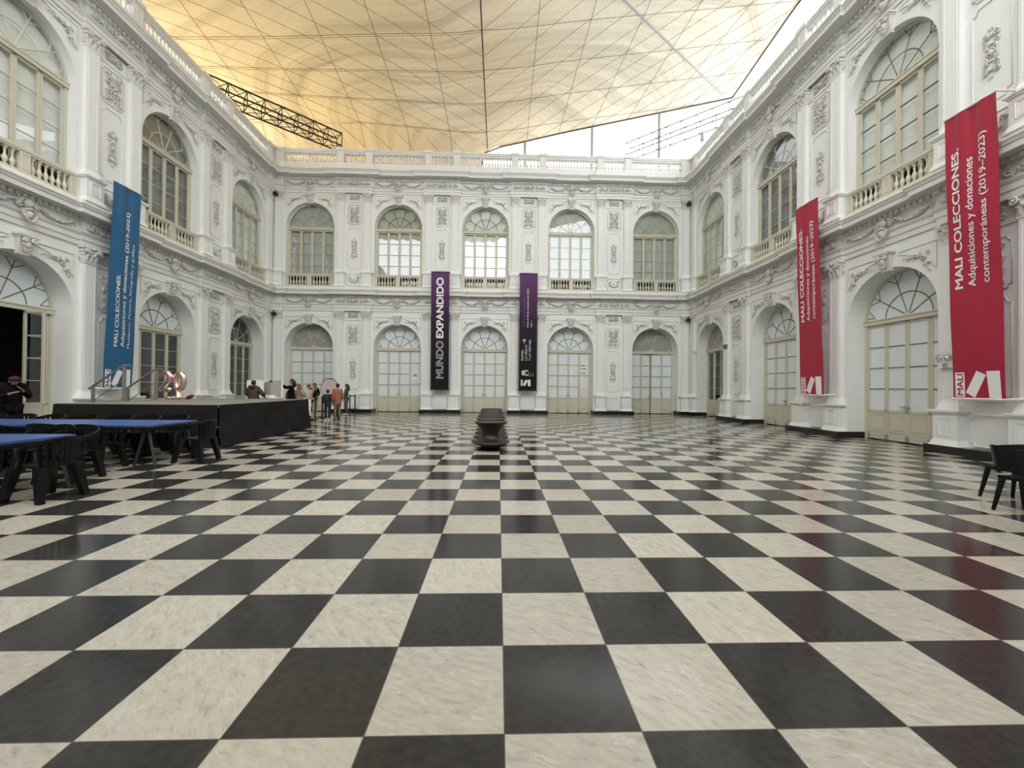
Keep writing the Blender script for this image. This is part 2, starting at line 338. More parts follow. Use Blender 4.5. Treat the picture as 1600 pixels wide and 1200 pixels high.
for sd, nm, lb in (('back', 'wall_back', 'white arcaded back wall with five bays on two floors'), ('left', 'wall_left', 'white arcaded left wall of the courtyard behind the stage'),
                   ('right', 'wall_right', 'white arcaded right wall of the courtyard behind the red banners'), ('rear', 'wall_rear', 'white arcaded wall behind the viewer')):
    o = put(nm, wall_mesh(sd)); o.matrix_world = MATF[sd]; WALLS[sd] = tag(o, lb, 'wall', kind='structure')
# galleries behind the walls: outer wall, mid floor, roof slab
def ring(m, i, o, z0, z1):
    (ix, iy0, iy1), (ox, oy0, oy1) = i, o
    m.box(-ox, -ix, oy0, oy1, z0, z1); m.box(ix, ox, oy0, oy1, z0, z1); m.box(-ix, ix, iy1, oy1, z0, z1); m.box(-ix, ix, oy0, iy0, z0, z1)
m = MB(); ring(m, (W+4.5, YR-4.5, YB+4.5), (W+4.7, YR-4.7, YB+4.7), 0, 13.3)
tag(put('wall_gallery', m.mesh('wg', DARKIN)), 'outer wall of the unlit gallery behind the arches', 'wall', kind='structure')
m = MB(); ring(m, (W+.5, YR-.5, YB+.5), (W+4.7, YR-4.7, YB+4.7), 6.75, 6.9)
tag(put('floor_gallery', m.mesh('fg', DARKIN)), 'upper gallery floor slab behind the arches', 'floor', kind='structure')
m = MB(); ring(m, (W+.06, YR-.06, YB+.06), (W+4.9, YR-4.9, YB+4.9), 13.3, 13.4)
tag(put('ceiling_gallery', m.mesh('cg', STONE)), 'flat roof slab over the galleries', 'roof', kind='structure')

# ------------------------------------------------------------------ entablatures swept round the court
PH = .98                       # half width of a pier's projection
def plan_path(step):
    P = []
    def add(side, s, d): P.append(tuple((MATF[side] @ Vector((s, -d, 0)))[:2]))
    for side in ('left', 'back', 'right', 'rear'):
        cs = sorted(BAYS[side]); h = S/2 - PH
        e0, e1 = ENDS[side]
        add(side, e0+step, step)
        for c in cs:
            add(side, c-h, step); add(side, c-h, 0); add(side, c+h, 0); add(side, c+h, step)
    return P
def sweep(path, prof):
    n = len(path); vs = []
    for i in range(n):
        p = Vector(path[i]); a = Vector(path[i-1]); b = Vector(path[(i+1) % n])
        d1 = (p-a).normalized(); d2 = (b-p).normalized(); n1 = Vector((d1.y, -d1.x)); n2 = Vector((d2.y, -d2.x))
        o = (n1+n2)/max(.2, 1+n1.dot(n2))
        for d, z in prof: vs.append((p.x+o.x*d, p.y+o.y*d, z))
    k = len(prof); fs = [(i*k+j, ((i+1) % n)*k+j, ((i+1) % n)*k+j+1, i*k+j+1) for i in range(n) for j in range(k-1)]
    return vs, fs
LOWER = [(-.02, 5.62), (.05, 5.62), (.05, 5.76), (.08, 5.78), (.08, 5.92), (.10, 5.93), (.14, 5.99), (.14, 6.01), (.04, 6.03), (.04, 6.33), (.07, 6.35), (.10, 6.36), (.10, 6.46),
         (.19, 6.47), (.22, 6.50), (.36, 6.52), (.36, 6.48), (.41, 6.48), (.41, 6.60), (.44, 6.62), (.46, 6.67), (.49, 6.70), (.49, 6.74), (.16, 6.78), (.14, 6.96), (-.02, 6.96)]
UPPER = [(-.02, 12.20), (.05, 12.20), (.05, 12.32), (.08, 12.34), (.08, 12.46), (.10, 12.47), (.15, 12.52), (.15, 12.54), (.04, 12.56), (.04, 12.86), (.07, 12.88), (.10, 12.89), (.10, 13.0),
         (.20, 13.01), (.24, 13.04), (.46, 13.06), (.46, 13.02), (.51, 13.02), (.51, 13.14), (.54, 13.16), (.57, 13.21), (.62, 13.25), (.62, 13.29), (.14, 13.36), (.12, 13.82), (-.30, 13.82), (-.30, 13.3)]
PP = plan_path(.10)
TRIM = []
for nm, prof, lb, zd in (('trim_1', LOWER, 'lower moulded cornice with dentils running around the court', (6.365, 6.455)), ('trim_2', UPPER, 'upper moulded cornice with dentils below the roof balustrade', (12.90, 12.99))):
    m = MB(); m.add(*sweep(PP, prof)); o = tag(put(nm, m.mesh(nm, STONE)), lb, 'cornice', kind='structure'); TRIM.append(o)
    d = MB(); n = len(PP)
    for i in range(n):
        a = Vector(PP[i]); b = Vector(PP[(i+1) % n]); L_ = (b-a).length
        if L_ < .3 or (a.y < -1 and b.y < 3): continue
        t = (b-a)/L_; nn = Vector((t.y, -t.x)); k = int(L_/.155)
        for j in range(k):
            c = a + t*((j+.5)*L_/k); p0 = c - t*.045 + nn*.08; p1 = c + t*.045 + nn*.08; q0 = p0+nn*.09; q1 = p1+nn*.09
            z0, z1 = zd
            d.add([(p0.x,p0.y,z0),(p1.x,p1.y,z0),(q1.x,q1.y,z0),(q0.x,q0.y,z0),(p0.x,p0.y,z1),(p1.x,p1.y,z1),(q1.x,q1.y,z1),(q0.x,q0.y,z1)],
                  [(0,3,2,1),(4,5,6,7),(0,1,5,4),(1,2,6,5),(2,3,7,6),(3,0,4,7)])
    tag(put('dentil_course', d.mesh('dentils', STONE), o), kind='stuff')
# plinth: black base along every pier
def plinth(side, nm, lb):
    m = MB(); cs = sorted(BAYS[side]); e0, e1 = ENDS[side]
    lims = [(e0+.0, cs[0]-A)] + [(cs[i]+A, cs[i+1]-A) for i in range(len(cs)-1)] + [(cs[-1]+A, e1)]
    for a, b in lims:
        m.box(a-.02, b+.02, -.36, .6, 0, .19)
    o = put(nm, m.mesh(nm, PLINTH)); o.matrix_world = MATF[side]; tag(o, lb, 'baseboard', kind='structure')
plinth('back', 'baseboard_back', 'black stone plinth at the foot of the back wall piers'); plinth('left', 'baseboard_left', 'black stone plinth at the foot of the left wall piers')
plinth('right', 'baseboard_right', 'black stone plinth at the foot of the right wall piers')

# ------------------------------------------------------------------ relief ornament (shared meshes)
def spiral(m, cx, cz, r0, a0, turns, sgn=1, th=.03, y=-.02, n=14):
    pts = []; rad = []
    for i in range(n+1):
        t = i/n; r = r0*(1-t)**.8+.012; a = a0+sgn*turns*2*pi*t
        pts.append((cx+r*cos(a), y-.01*t, cz+r*sin(a))); rad.append(th*(1-.45*t))
    m.tube(pts, rad, 6); m.ball((cx, y-.02, cz), th*.9, 6, 4)
def leaf(m, x, z, ang, L, w, y=-.015, bend=.4):
    pts = []; rad = []
    for i in range(6):
        t = i/5; a = ang+bend*t
        pts.append((x+L*t*cos(a), y-.02*sin(pi*t), z+L*t*sin(a))); rad.append(max(.004, w*sin(pi*min(1, .18+.82*t))**.8))
    m.tube(pts, rad, 6, flat=.6)
def fan(m, x, z, ang, L, w, k=3, spread=.7, y=-.015):
    for i in range(k):
        a = ang + (i-(k-1)/2)*spread; leaf(m, x, z, a, L*(1-.15*abs(i-(k-1)/2)), w, y, .5*(i-(k-1)/2))
def mirror_into(m, src, sx=1, sz=1):
    m.add([(x*sx, y, z*sz) for x, y, z in src.v], src.f)
def mould(m, pts, r=.014, closed=True): m.tube(pts, r, 5, closed)
def notched(w, z0, z1, c, y=-.004, top=True, bot=True):
    p = []
    if bot: p += [(-w+c, y, z0), (w-c, y, z0), (w-c*.6, y, z0+c*.9), (w, y, z0+c)]
    else: p += [(-w, y, z0), (w, y, z0)]
    if top: p += [(w, y, z1-c), (w-c*.6, y, z1-c*.9), (w-c, y, z1), (-w+c, y, z1), (-w+c*.6, y, z1-c*.9), (-w, y, z1-c)]
    else: p += [(w, y, z1), (-w, y, z1)]
    if bot: p += [(-w, y, z0+c), (-w+c*.6, y, z0+c*.9)]
    return p
# floral cross panel (about .62 x .98)
q = MB(); spiral(q, .15, .19, .085, -2.4, 1.3, 1, .024); spiral(q, .17, .36, .06, -1.2, 1.2, -1, .02)
fan(q, .04, .05, .9, .17, .028, 3); fan(q, .12, .28, 1.3, .15, .024, 3, .6); fan(q, .2, .12, .2, .09, .02, 3); fan(q, .23, .40, 1.0, .08, .018, 3); leaf(q, .03, .15, 1.5, .16, .016)
leaf(q, .08, .42, .7, .1, .02); leaf(q, .03, .3, 1.2, .1, .015)
FLOR = MB()
for sx in (1, -1):
    for sz in (1, -1): mirror_into(FLOR, q, sx, sz)
FLOR.ball((0, -.02, 0), (.05, .035, .05))
mould(FLOR, notched(.37, -.56, .56, .09))
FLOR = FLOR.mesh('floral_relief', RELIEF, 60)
# tall pendant ornament
q = MB(); spiral(q, .10, .42, .05, -1.57, 1.2, 1, .02); fan(q, .03, .34, 1.2, .12, .02, 3, .5); leaf(q, .02, .50, 1.1, .10, .02); spiral(q, .09, .24, .05, 1.57, 1.1, -1, .02)
leaf(q, .12, .33, .3, .06, .018); q.tube([(0, -.01, .2), (.09, -.02, .17), (.12, -.02, .08), (.11, -.02, 0)], [.018, .022, .022, .018], 6)
fan(q, .05, .12, .3, .08, .016, 3, .6)
PEND = MB()
for sx in (1, -1):
    for sz in (1, -1): mirror_into(PEND, q, sx, sz)
PEND.ball((0, -.02, 0), (.055, .045, .07)); PEND.tube([(.08*cos(a*pi/6), -.02, .1*sin(a*pi/6)) for a in range(12)], .014, 5, True)
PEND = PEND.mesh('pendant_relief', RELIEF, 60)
# oval wreath between capitals
q = MB(); spiral(q, .22, .06, .05, 2.6, 1.1, -1, .02); leaf(q, .1, .09, .4, .1, .022); leaf(q, .1, .02, .2, .12, .02); fan(q, .22, .09, 1.2, .08, .016, 3)
WREATH = MB()
for sx in (1, -1):
    for sz in (1, -1): mirror_into(WREATH, q, sx, sz)
WREATH.ball((0, -.02, 0), (.11, .04, .07)); WREATH.tube([(.13*cos(a*pi/7), -.02, .11*sin(a*pi/7)) for a in range(14)], .016, 5, True)
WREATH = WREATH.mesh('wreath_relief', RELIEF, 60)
# spandrel scroll (right hand side; mirrored for the left), local to bay centre and springing
SPAN = MB()
for sx in (1, -1):
    q = MB(); cx, cz = .98, 1.40
    spiral(q, cx, cz-.10, .07, 2.0, 1.2, -1, .022); spiral(q, cx-.22, cz+.0, .05, 0, 1.2, 1, .02)
    fan(q, cx-.05, cz-.02, 2.6, .17, .024, 3, .5); fan(q, cx-.3, cz+.02, 3.0, .15, .02, 3, .45); fan(q, cx+.08, cz-.2, -1.2, .17, .022, 3, .5)
    leaf(q, cx+.12, cz-.34, -1.35, .16, .02); fan(q, cx+.1, cz+.02, .8, .1, .02, 3); leaf(q, cx-.44, cz+.03, 3.1, .12, .015)
    Ro = 1.62; a0 = math.asin(.55/Ro) if False else math.acos(1.30/Ro); a1 = math.acos(.32/Ro)
    pts = [(Ro*cos(a0+(a1-a0)*i/12), -.004, Ro*sin(a0+(a1-a0)*i/12)) for i in range(13)] + [(.32, -.004, 1.66), (1.30, -.004, 1.66)]
    mould(q, pts, .013)
    mirror_into(SPAN, q, sx, 1)
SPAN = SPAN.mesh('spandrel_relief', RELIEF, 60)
# keystone console with mask, local to bay centre and springing (arch crown at A)
K = MB()
K.add([(-.13,-.06,1.22),(.13,-.06,1.22),(.20,-.20,1.72),(-.20,-.20,1.72),(-.13,.05,1.22),(.13,.05,1.22),(.20,.05,1.72),(-.20,.05,1.72)], [(0,1,2,3),(4,7,6,5),(0,4,5,1),(1,5,6,2),(2,6,7,3),(3,7,4,0)])
K.box(-.24, .24, -.24, .05, 1.70, 1.76); K.box(-.21, .21, -.22, .05, 1.66, 1.70)
for sx in (1, -1):
    i0 = len(K.v); spiral(K, sx*.12, 1.60, .055, 1.57, 1.2, sx, .026, -.21)
    leaf(K, sx*.04, 1.42, pi/2+sx*-.5, .14, .03, -.16)
K.ball((0, -.16, 1.49), (.085, .05, .10)); K.ball((0, -.215, 1.485), (.018, .02, .03)); K.ball((-.035, -.20, 1.52), (.016, .012, .01)); K.ball((.035, -.20, 1.52), (.016, .012, .01)); K.ball((0, -.19, 1.44), (.03, .015, .01))
for x in (-.08, -.04, 0, .04, .08): K.tube([(x, -.15, 1.43), (x*.8, -.14, 1.36), (x*.3, -.11, 1.29)], [.02, .022, .01], 5)
K.tube([(-.10, -.15, 1.56), (-.05, -.19, 1.60), (0, -.20, 1.61), (.05, -.19, 1.60), (.10, -.15, 1.56)], .022, 6)
KEY = K.mesh('keystone', CAPM, 50)
# cartouche rising over architrave and frieze above the keystone, with the two garlands (local z = 0 at frieze bottom)
G = MB()
G.ball((0, -.09, .17), (.11, .05, .10)); fan(G, 0, .2, pi/2, .17, .03, 5, .42, -.08); fan(G, 0, .12, -pi/2, .12, .022, 3, .7, -.08)
for sx in (1, -1):
    fan(G, sx*.12, .18, pi/2-sx*1.1, .22, .03, 4, .4, -.06); spiral(G, sx*.20, .12, .06, 0, 1.2, sx, .024, -.07); spiral(G, sx*.13, -.06, .055, 1.57, 1.2, sx, .022, -.10)
    G.tube([(sx*.16, -.1, -.04), (sx*.14, -.12, -.16), (sx*.07, -.12, -.26), (0, -.12, -.30)], [.022, .03, .026, .02], 6)
G.ball((0, -.10, -.12), (.09, .05, .11)); G.ball((0, -.13, -.10), (.035, .03, .05)); G.tube([(-.13, -.1, .0), (0, -.13, .03), (.13, -.1, .0)], [.02, .03, .02], 6)
for sx in (1, -1):
    pts = []; rad = []
    for i in range(15):
        t = i/14; x = .26+.98*t; z = .25-.21*sin(pi*t)-.02*t
        pts.append((sx*x, -.05, z)); rad.append(.018+.032*sin(pi*t)+.008*(i % 2))
    G.tube(pts, rad, 6)
    for i in range(2, 13, 1):
        x, y, z = pts[i]; G.ball((x, y-.03, z+(.02 if i % 2 else -.02)), rad[i]*.62, 6, 4)
    fan(G, sx*.42, .14, pi/2 - sx*.6, .14, .022, 3, .5, -.04); fan(G, sx*1.14, .14, pi/2+sx*.5, .14, .022, 3, .5, -.04)
    leaf(G, sx*1.26, .22, -pi/2, .2, .018, -.04, 0); leaf(G, sx*.3, .3, (0 if sx > 0 else pi), .25, .016, -.04, .3*sx)
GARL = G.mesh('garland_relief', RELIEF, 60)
# scroll frieze over a pier
F = MB(); q = MB()
for cx, cz, r, a, t in ((.20, .15, .10, 2.8, 1), (.46, .15, .10, 0, -1), (.72, .16, .08, 3.0, 1)):
    spiral(q, cx, cz, r, a, 1.3, t, .028, -.06); fan(q, cx, cz+.04*t, t*.9, .13, .022, 3, .6, -.06); leaf(q, cx-.06, cz-.05*t, -t*.6, .14, .018, -.06)
fan(q, .84, .06, 1.5, .15, .024, 3, .5, -.06)
mirror_into(F, q); mirror_into(F, q, -1); F.ball((0, -.08, .15), (.09, .05, .11)); F.tube([(.13*cos(a*pi/7), -.06, .15+.13*sin(a*pi/7)) for a in range(14)], .02, 5, True)
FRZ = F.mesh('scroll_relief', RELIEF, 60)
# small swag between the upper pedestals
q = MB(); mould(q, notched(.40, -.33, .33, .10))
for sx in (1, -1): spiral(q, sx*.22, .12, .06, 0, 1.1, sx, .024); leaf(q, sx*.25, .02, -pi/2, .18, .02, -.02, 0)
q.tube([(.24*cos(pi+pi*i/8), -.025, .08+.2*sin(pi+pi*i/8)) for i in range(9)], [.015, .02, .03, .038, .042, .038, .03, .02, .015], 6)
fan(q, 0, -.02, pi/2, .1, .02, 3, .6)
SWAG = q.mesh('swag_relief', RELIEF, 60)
q = MB(); mould(q, notched(.37, -1.02, 1.02, .12)); PANEL = q.mesh('panel_moulding', STONE, 60)
q = MB(); mould(q, notched(.40, .28, 1.0, .10)); LPANEL = q.mesh('panel_moulding', STONE, 60)
# pilasters: shaft with base, capital and pedestal as parts; origin at z=0 of the storey
def pil_meshes(zp0, zp1, zc0, zc1):
    sh = MB(); hw = .19; d = .12
    sh.box(-hw, hw, -d, 0, zp1+.14, zc0); sh.box(-hw+.045, hw-.045, -d-.001, -d+.01, zp1+.4, zc0-.1)
    mould(sh, [(-hw+.05, -d-.001, zp1+.32), (hw-.05, -d-.001, zp1+.32), (hw-.05, -d-.001, zc0-.1), (-hw+.05, -d-.001, zc0-.1)], .009)
    sh.taper(-hw, hw, -d, 0, zp1+.05, zp1+.20, .05); sh.box(-hw-.055, hw+.055, -d-.055, 0, zp1, zp1+.06); sh.box(-hw-.02, hw+.02, -d-.02, 0, zc0-.04, zc0)
    pe = MB(); pw = .27; pd = .24
    pe.box(-pw, pw, -pd, 0, zp0+.1, zp1-.05); pe.box(-pw-.07, pw+.07, -pd-.07, 0, zp1-.05, zp1); pe.box(-pw-.04, pw+.04, -pd-.04, 0, zp1-.09, zp1-.05); pe.taper(-pw, pw, -pd, 0, zp0, zp0+.14, .06)
    zm0, zm1 = zp0+.24, zp1-.2
    mould(pe, [(-.15, -pd-.002, zm0), (.15, -pd-.002, zm0), (.15, -pd-.002, zm1), (-.15, -pd-.002, zm1)], .016); mould(pe, [(-.11, -pd-.002, zm0+.04), (.11, -pd-.002, zm0+.04), (.11, -pd-.002, zm1-.04), (-.11, -pd-.002, zm1-.04)], .008)
    ca = MB(); h = zc1-zc0
    for i in range(4):
        t = i/4; k = .015+.07*t*t; ca.box(-hw-k, hw+k, -d-k-.01, 0, zc0+h*t*.86, zc0+h*(t+.26)*.86)
    ca.box(-hw-.10, hw+.10, -d-.10, 0, zc1-.06, zc1)
    for x in (-.14, 0, .14):
        ca.tube([(x, -d-.01, zc0+.02), (x, -d-.04, zc0+.12), (x, -d-.07, zc0+.19), (x, -d-.11, zc0+.17)], [.045, .055, .045, .02], 6, flat=.6)
    for x in (-.09, .09):
        ca.tube([(x, -d-.03, zc0+.16), (x, -d-.06, zc0+.26), (x, -d-.09, zc0+.33), (x, -d-.13, zc0+.31)], [.04, .05, .04, .02], 6, flat=.6)
    for sx in (1, -1):
        spiral(ca, sx*.20, zc1-.13, .07, pi/2, 1.3, sx, .026, -d-.11); ca.tube([(sx*.05, -d-.08, zc0+.2), (sx*.12, -d-.1, zc1-.12), (sx*.2, -d-.1, zc1-.07)], [.02, .024, .02], 5)
        ca.tube([(sx*(hw+.01), -.05, zc0+.03), (sx*(hw+.05), -.05, zc0+.14), (sx*(hw+.09), -.06, zc0+.15)], [.04, .05, .02], 5)
    ca.ball((0, -d-.11, zc1-.05), (.05, .03, .045), 8, 4)
    return sh.mesh('pilaster', WALL, 40), pe.mesh('pedestal', WALL, 40), ca.mesh('capital', CAPM, 50)
PL = pil_meshes(.19, 1.05, 5.16, 5.62); PU = pil_meshes(6.96, 7.76, 11.74, 12.20)
# ledge line between floors at piers and face strip of the pier
for sd in ('back', 'left', 'right'):
    wo = WALLS[sd]; cs = sorted(BAYS[sd]); e0, e1 = ENDS[sd]
    if sd != 'back': cs = [c for c in cs if abs(abs(c)-SIDEY[0]) < 3.6*S]
    for c in cs:
        for zs in (Z1S, Z2S):
            put('keystone', KEY, wo, (c, 0, zs)); put('spandrel_relief', SPAN, wo, (c, 0, zs+(.0 if zs == Z1S else .06)))
        for zf in (6.04, 12.57): put('garland_relief', GARL, wo, (c, -.02, zf))
        for sx in (1, -1):
            end = abs(c+sx*(E_) - (e1 if sx > 0 else e0)) < .1
            x = c + sx*1.69
            for pm in (PL, PU):
                p = put('pilaster', pm[0], wo, (x, 0, 0)); put('pedestal', pm[1], p); put('capital', pm[2], p)
    piers = [(cs[i]+cs[i+1])/2 for i in range(len(cs)-1)]
    if sd == 'left': piers.append(cs[0]-S/2) if cs[0] > e0+3 else None
    if sd == 'right': piers.append(cs[-1]+S/2)
    for x in piers:
        put('floral_relief', FLOR, wo, (x, 0, 4.31)); put('floral_relief', FLOR, wo, (x, 0, 11.02))
        put('pendant_relief', PEND, wo, (x, 0, 2.38)); put('pendant_relief', PEND, wo, (x, 0, 9.10))
        put('panel_moulding', PANEL, wo, (x, 0, 2.42), sc=(1, 1, 1.12)); put('panel_moulding', PANEL, wo, (x, 0, 9.14), sc=(1, 1, 1.13))
        put('panel_moulding', LPANEL, wo, (x, 0, -.05)); put('swag_relief', SWAG, wo, (x, 0, 7.36))
        put('wreath_relief', WREATH, wo, (x, 0, 5.40)); put('wreath_relief', WREATH, wo, (x, 0, 11.98))
        put('scroll_relief', FRZ, wo, (x, -.09, 6.03)); put('scroll_relief', FRZ, wo, (x, -.09, 12.56))
    b = MB()
    for x in piers:
        for z in (5.14, 11.72): b.box(x-.56, x+.56, -.03, 0, z-.02, z+.02)
    put('pier_band', b.mesh('pier_band', STONE), wo)

# ------------------------------------------------------------------ windows and doors
def fan_bars(r0):
    m = MB(); t = .017
    m.tube(arc(0, 0, r0*.53, 0, pi, 20), t, 4)
    for a in (18, 54, 90+36-36+0,):
        pass
    for deg in (90-18, 90+18, 90-56, 90+56, 4, 176):
        a = R(deg); rn = r0*.80
        if deg not in (4, 176):
            m.tube([(0, 0, .0), (rn*cos(a), 0, rn*sin(a))], t, 4)
        for dd in (-11, 0, 11):
            b = a+R(dd)
            if sin(b) < -.01: continue
            m.tube([(rn*cos(a), 0, max(.01, rn*sin(a))), (r0*cos(b), 0, r0*sin(b))], t*.8, 4)
    return m
_fb = fan_bars(A-.05); FANB = {'c': _fb.mesh('fan_bars', CREAM), 'd': MB().add(_fb.v, _fb.f).mesh('fan_bars', BARD)}
def frame_mesh(zs, z0):
    m = MB(); a = arc(0, zs, A, 0, pi, 24); b = arc(0, zs, A-.07, 0, pi, 24)
    for i in range(24):
        for y0, y1 in ((-.05, .05),):
            m.add([(a[i][0], y0, a[i][2]), (a[i+1][0], y0, a[i+1][2]), (b[i+1][0], y0, b[i+1][2]), (b[i][0], y0, b[i][2]),
                   (a[i][0], y1, a[i][2]), (a[i+1][0], y1, a[i+1][2]), (b[i+1][0], y1, b[i+1][2]), (b[i][0], y1, b[i][2])],
                  [(0,1,2,3), (4,7,6,5), (0,4,5,1), (2,6,7,3)])
    for sx in (1, -1): m.box(min(sx*A, sx*(A-.09)), max(sx*A, sx*(A-.09)), -.05, .05, z0, zs)
    m.box(-A, A, -.09, .05, zs-.14, zs-.01); m.box(-A, A, -.11, .05, zs-.03, zs+.01); m.box(-.09, .09, -.03, .03, zs, zs+.09)
    return m.mesh('frame', CREAM, 40)
LW = (2*A-.18)/4               # leaf width
def leaf_meshes(z0, zp, z1, rows):
    m = MB(); w_ = LW/2-.004; st = .06
    for sx in (1, -1): m.box(min(sx*w_, sx*(w_-st)), max(sx*w_, sx*(w_-st)), -.025, .025, z0, z1)
    m.box(-w_, w_, -.025, .025, z1-.07, z1); m.box(-w_, w_, -.025, .025, zp-.08, zp)
    if zp-z0 > .3:
        m.box(-w_, w_, -.008, .02, z0, zp-.08); m.box(-w_, w_, -.025, .025, z0, z0+.16)
        zq = z0+.30
        mould(m, [(-w_+.1, -.01, zq), (w_-.1, -.01, zq), (w_-.1, -.01, zp-.14), (-w_+.1, -.01, zp-.14)], .012); m.box(-w_, w_, -.02, .02, z0+.22, z0+.25)
    gb = MB()
    for i in range(1, rows):
        z = zp+(z1-.07-zp)*i/rows; gb.box(-w_+st, w_-st, -.02, .02, z-.011, z+.011)
    g = MB().add([(-w_+st, .004, zp), (w_-st, .004, zp), (w_-st, .004, z1-.07), (-w_+st, .004, z1-.07)], [(0, 1, 2, 3)])
    return m.mesh('leaf', CREAM), g, {'c': gb.mesh('glazing_bars', CREAM), 'd': MB().add(gb.v, gb.f).mesh('glazing_bars', BARD)}
LF, LG, LB = leaf_meshes(.03, .92, 3.50, 4); UF, UG, UB = leaf_meshes(6.92, 7.0, 10.22, 5)
def halfdisc(r, y): 
    m = MB(); pts = arc(0, 0, r, 0, pi, 24, y); m.add([(0, y, 0)]+pts, [(0, i+1, i+2) for i in range(24)]); return m
FG = halfdisc(A-.05, .004)
PANES = {}
def pane(kind, which):
    k = (kind, which)
    if k not in PANES:
        base = {'low': LG, 'up': UG, 'fan': FG}[which]; PANES[k] = MB().add(base.v, base.f).mesh('pane', {'film': FILM, 'grey': FILM_G, 'glass': GLASS}[kind])
    return PANES[k]
FRL = frame_mesh(Z1S, 0); FRU = frame_mesh(Z2S, 6.9)
h_ = MB(); h_.tube([(-.02, -.05, 1.02), (.10, -.055, 1.02)], .012, 6); h_.box(-.035, -.005, -.05, -.02, .98, 1.06); HANDLE = h_.mesh('handle', GREYM)
bl = MB().box(-A+.02, A-.02, 0, .006, 7.72, Z2S); b2 = halfdisc(A, 0); b2.xf(Matrix.Translation((0, 0, Z2S))); bl.add(b2.v, b2.f)
BLM = {'d': MB().add(bl.v, bl.f).mesh('blind', BLIND_D), 'g': bl.mesh('blind', BLIND_G), 'w': MB().add(bl.v, bl.f).mesh('blind', BLIND_W)}
ORD = ['first', 'second', 'third', 'fourth', 'fifth', 'sixth']
def door(side, s, n, fk, lk, label, special=None):
    o = put('door_%d' % n, FRL); o.matrix_world = MATF[side] @ Matrix.Translation((s, DL, 0)); tag(o, label, 'door', kind='structure')
    put('fan_bars', FANB['d' if fk == 'film' else 'c'], o, (0, 0, Z1S)); tag(put('fan_pane', pane(fk, 'fan'), o, (0, 0, Z1S)))
    for i in range(4):
        x = -1.5*LW+i*LW; loc, rz = (x, 0, 0), 0
        if special and i in special:
            hx, rz = special[i]; loc = (hx + (x-hx)*cos(rz), (x-hx)*sin(rz), 0)
        l = put('door_leaf', LF, o, loc, rz); put('pane', pane(lk, 'low'), l); put('glazing_bars', LB['d' if lk == 'film' else 'c'], l)
        if i in (1, 2): put('handle', HANDLE, l, ((LW/2-.09) if i == 1 else -(LW/2-.04), 0, 0), 0, (-1 if i == 1 else 1, 1, 1))
    return o
def window(side, s, n, blind, label):
    bk = 'd' if (side, round(s, 2)) in [('back', -4.87), ('back', 0), ('right', round(-SIDEY[2], 2))] else 'c'
    o = put('window_%d' % n, FRU); o.matrix_world = MATF[side] @ Matrix.Translation((s, DU, 0)); tag(o, label, 'window', kind='structure')
    put('fan_bars', FANB[bk], o, (0, 0, Z2S)); put('fan_pane', pane('glass', 'fan'), o, (0, 0, Z2S))
    for i in range(4):
        l = put('casement', UF, o, (-1.5*LW+i*LW, 0, 0)); put('pane', pane('glass', 'up'), l); put('glazing_bars', UB[bk], l)
    tag(put('blind', BLM[blind], o, (0, .13, 0)), {'g': 'grey blind', 'd': 'dark grey blind', 'w': 'white blind'}[blind])
n = 0
for i, (fk, lk) in enumerate((('grey', 'film'), ('film', 'film'), ('film', 'film'), ('film', 'film'), ('grey', 'film'))):
    n += 1
    sp = {1: (-LW, .22), 2: (LW, -.12)} if i == 4 else None
    door('back', BAYS['back'][i], n, fk, lk, 'arched cream door with %s fanlight, %s from the left in the back wall' % ('grey' if fk == 'grey' else 'white', ORD[i]), sp)
for i, (fk, lk) in enumerate((('glass', 'glass'), ('film', 'glass'), ('film', 'glass'), ('film', 'glass'))):
    n += 1; sp = {2: (LW, 1.5), 1: (-LW, -1.45)} if i == 2 else None
    door('left', BAYS['left'][i], n, fk, lk, ('arched cream door with dark panes, %s bay of the left wall from far corner' % ORD[i]) if i != 2 else 'open arched cream door with dark doorway at the left edge of the photo', sp)
for i, (fk, lk) in enumerate((('grey', 'glass'), ('film', 'film'), ('film', 'film'), ('film', 'film'))):
    n += 1; sp = {1: (-LW, .9)} if i == 0 else None
    door('right', BAYS['right'][i], n, fk, lk, ('arched cream door with frosted panes, %s bay of the right wall from far corner' % ORD[i]) if i else 'half open arched cream door with dark panes at the far end of the right wall', sp)
for i in range(5): n += 1; door('rear', BAYS['rear'][i], n, 'film', 'film', 'arched cream door of the wall behind the viewer, bay %s' % ORD[i])
k = 0
for side, blinds in (('back', 'ggwgg'), ('left', 'wdww'), ('right', 'wdww'), ('rear', 'ggggg')):
    for i, b in enumerate(blinds):
        k += 1; window(side, BAYS[side][i], k, b, 'tall arched upper window with %s blind in the %s bay of the %s wall' % ({'g': 'grey', 'd': 'dark grey', 'w': 'white'}[b], ORD[i], side))
for i in (4, 5):
    for side in ('left', 'right'): n += 1; k += 1; door(side, BAYS[side][i], n, 'film', 'film', 'arched cream door beside the viewer, %s bay of the %s wall' % (ORD[i], side)); window(side, BAYS[side][i], k, 'g', 'tall arched upper window beside the viewer, %s bay of the %s wall' % (ORD[i], side))

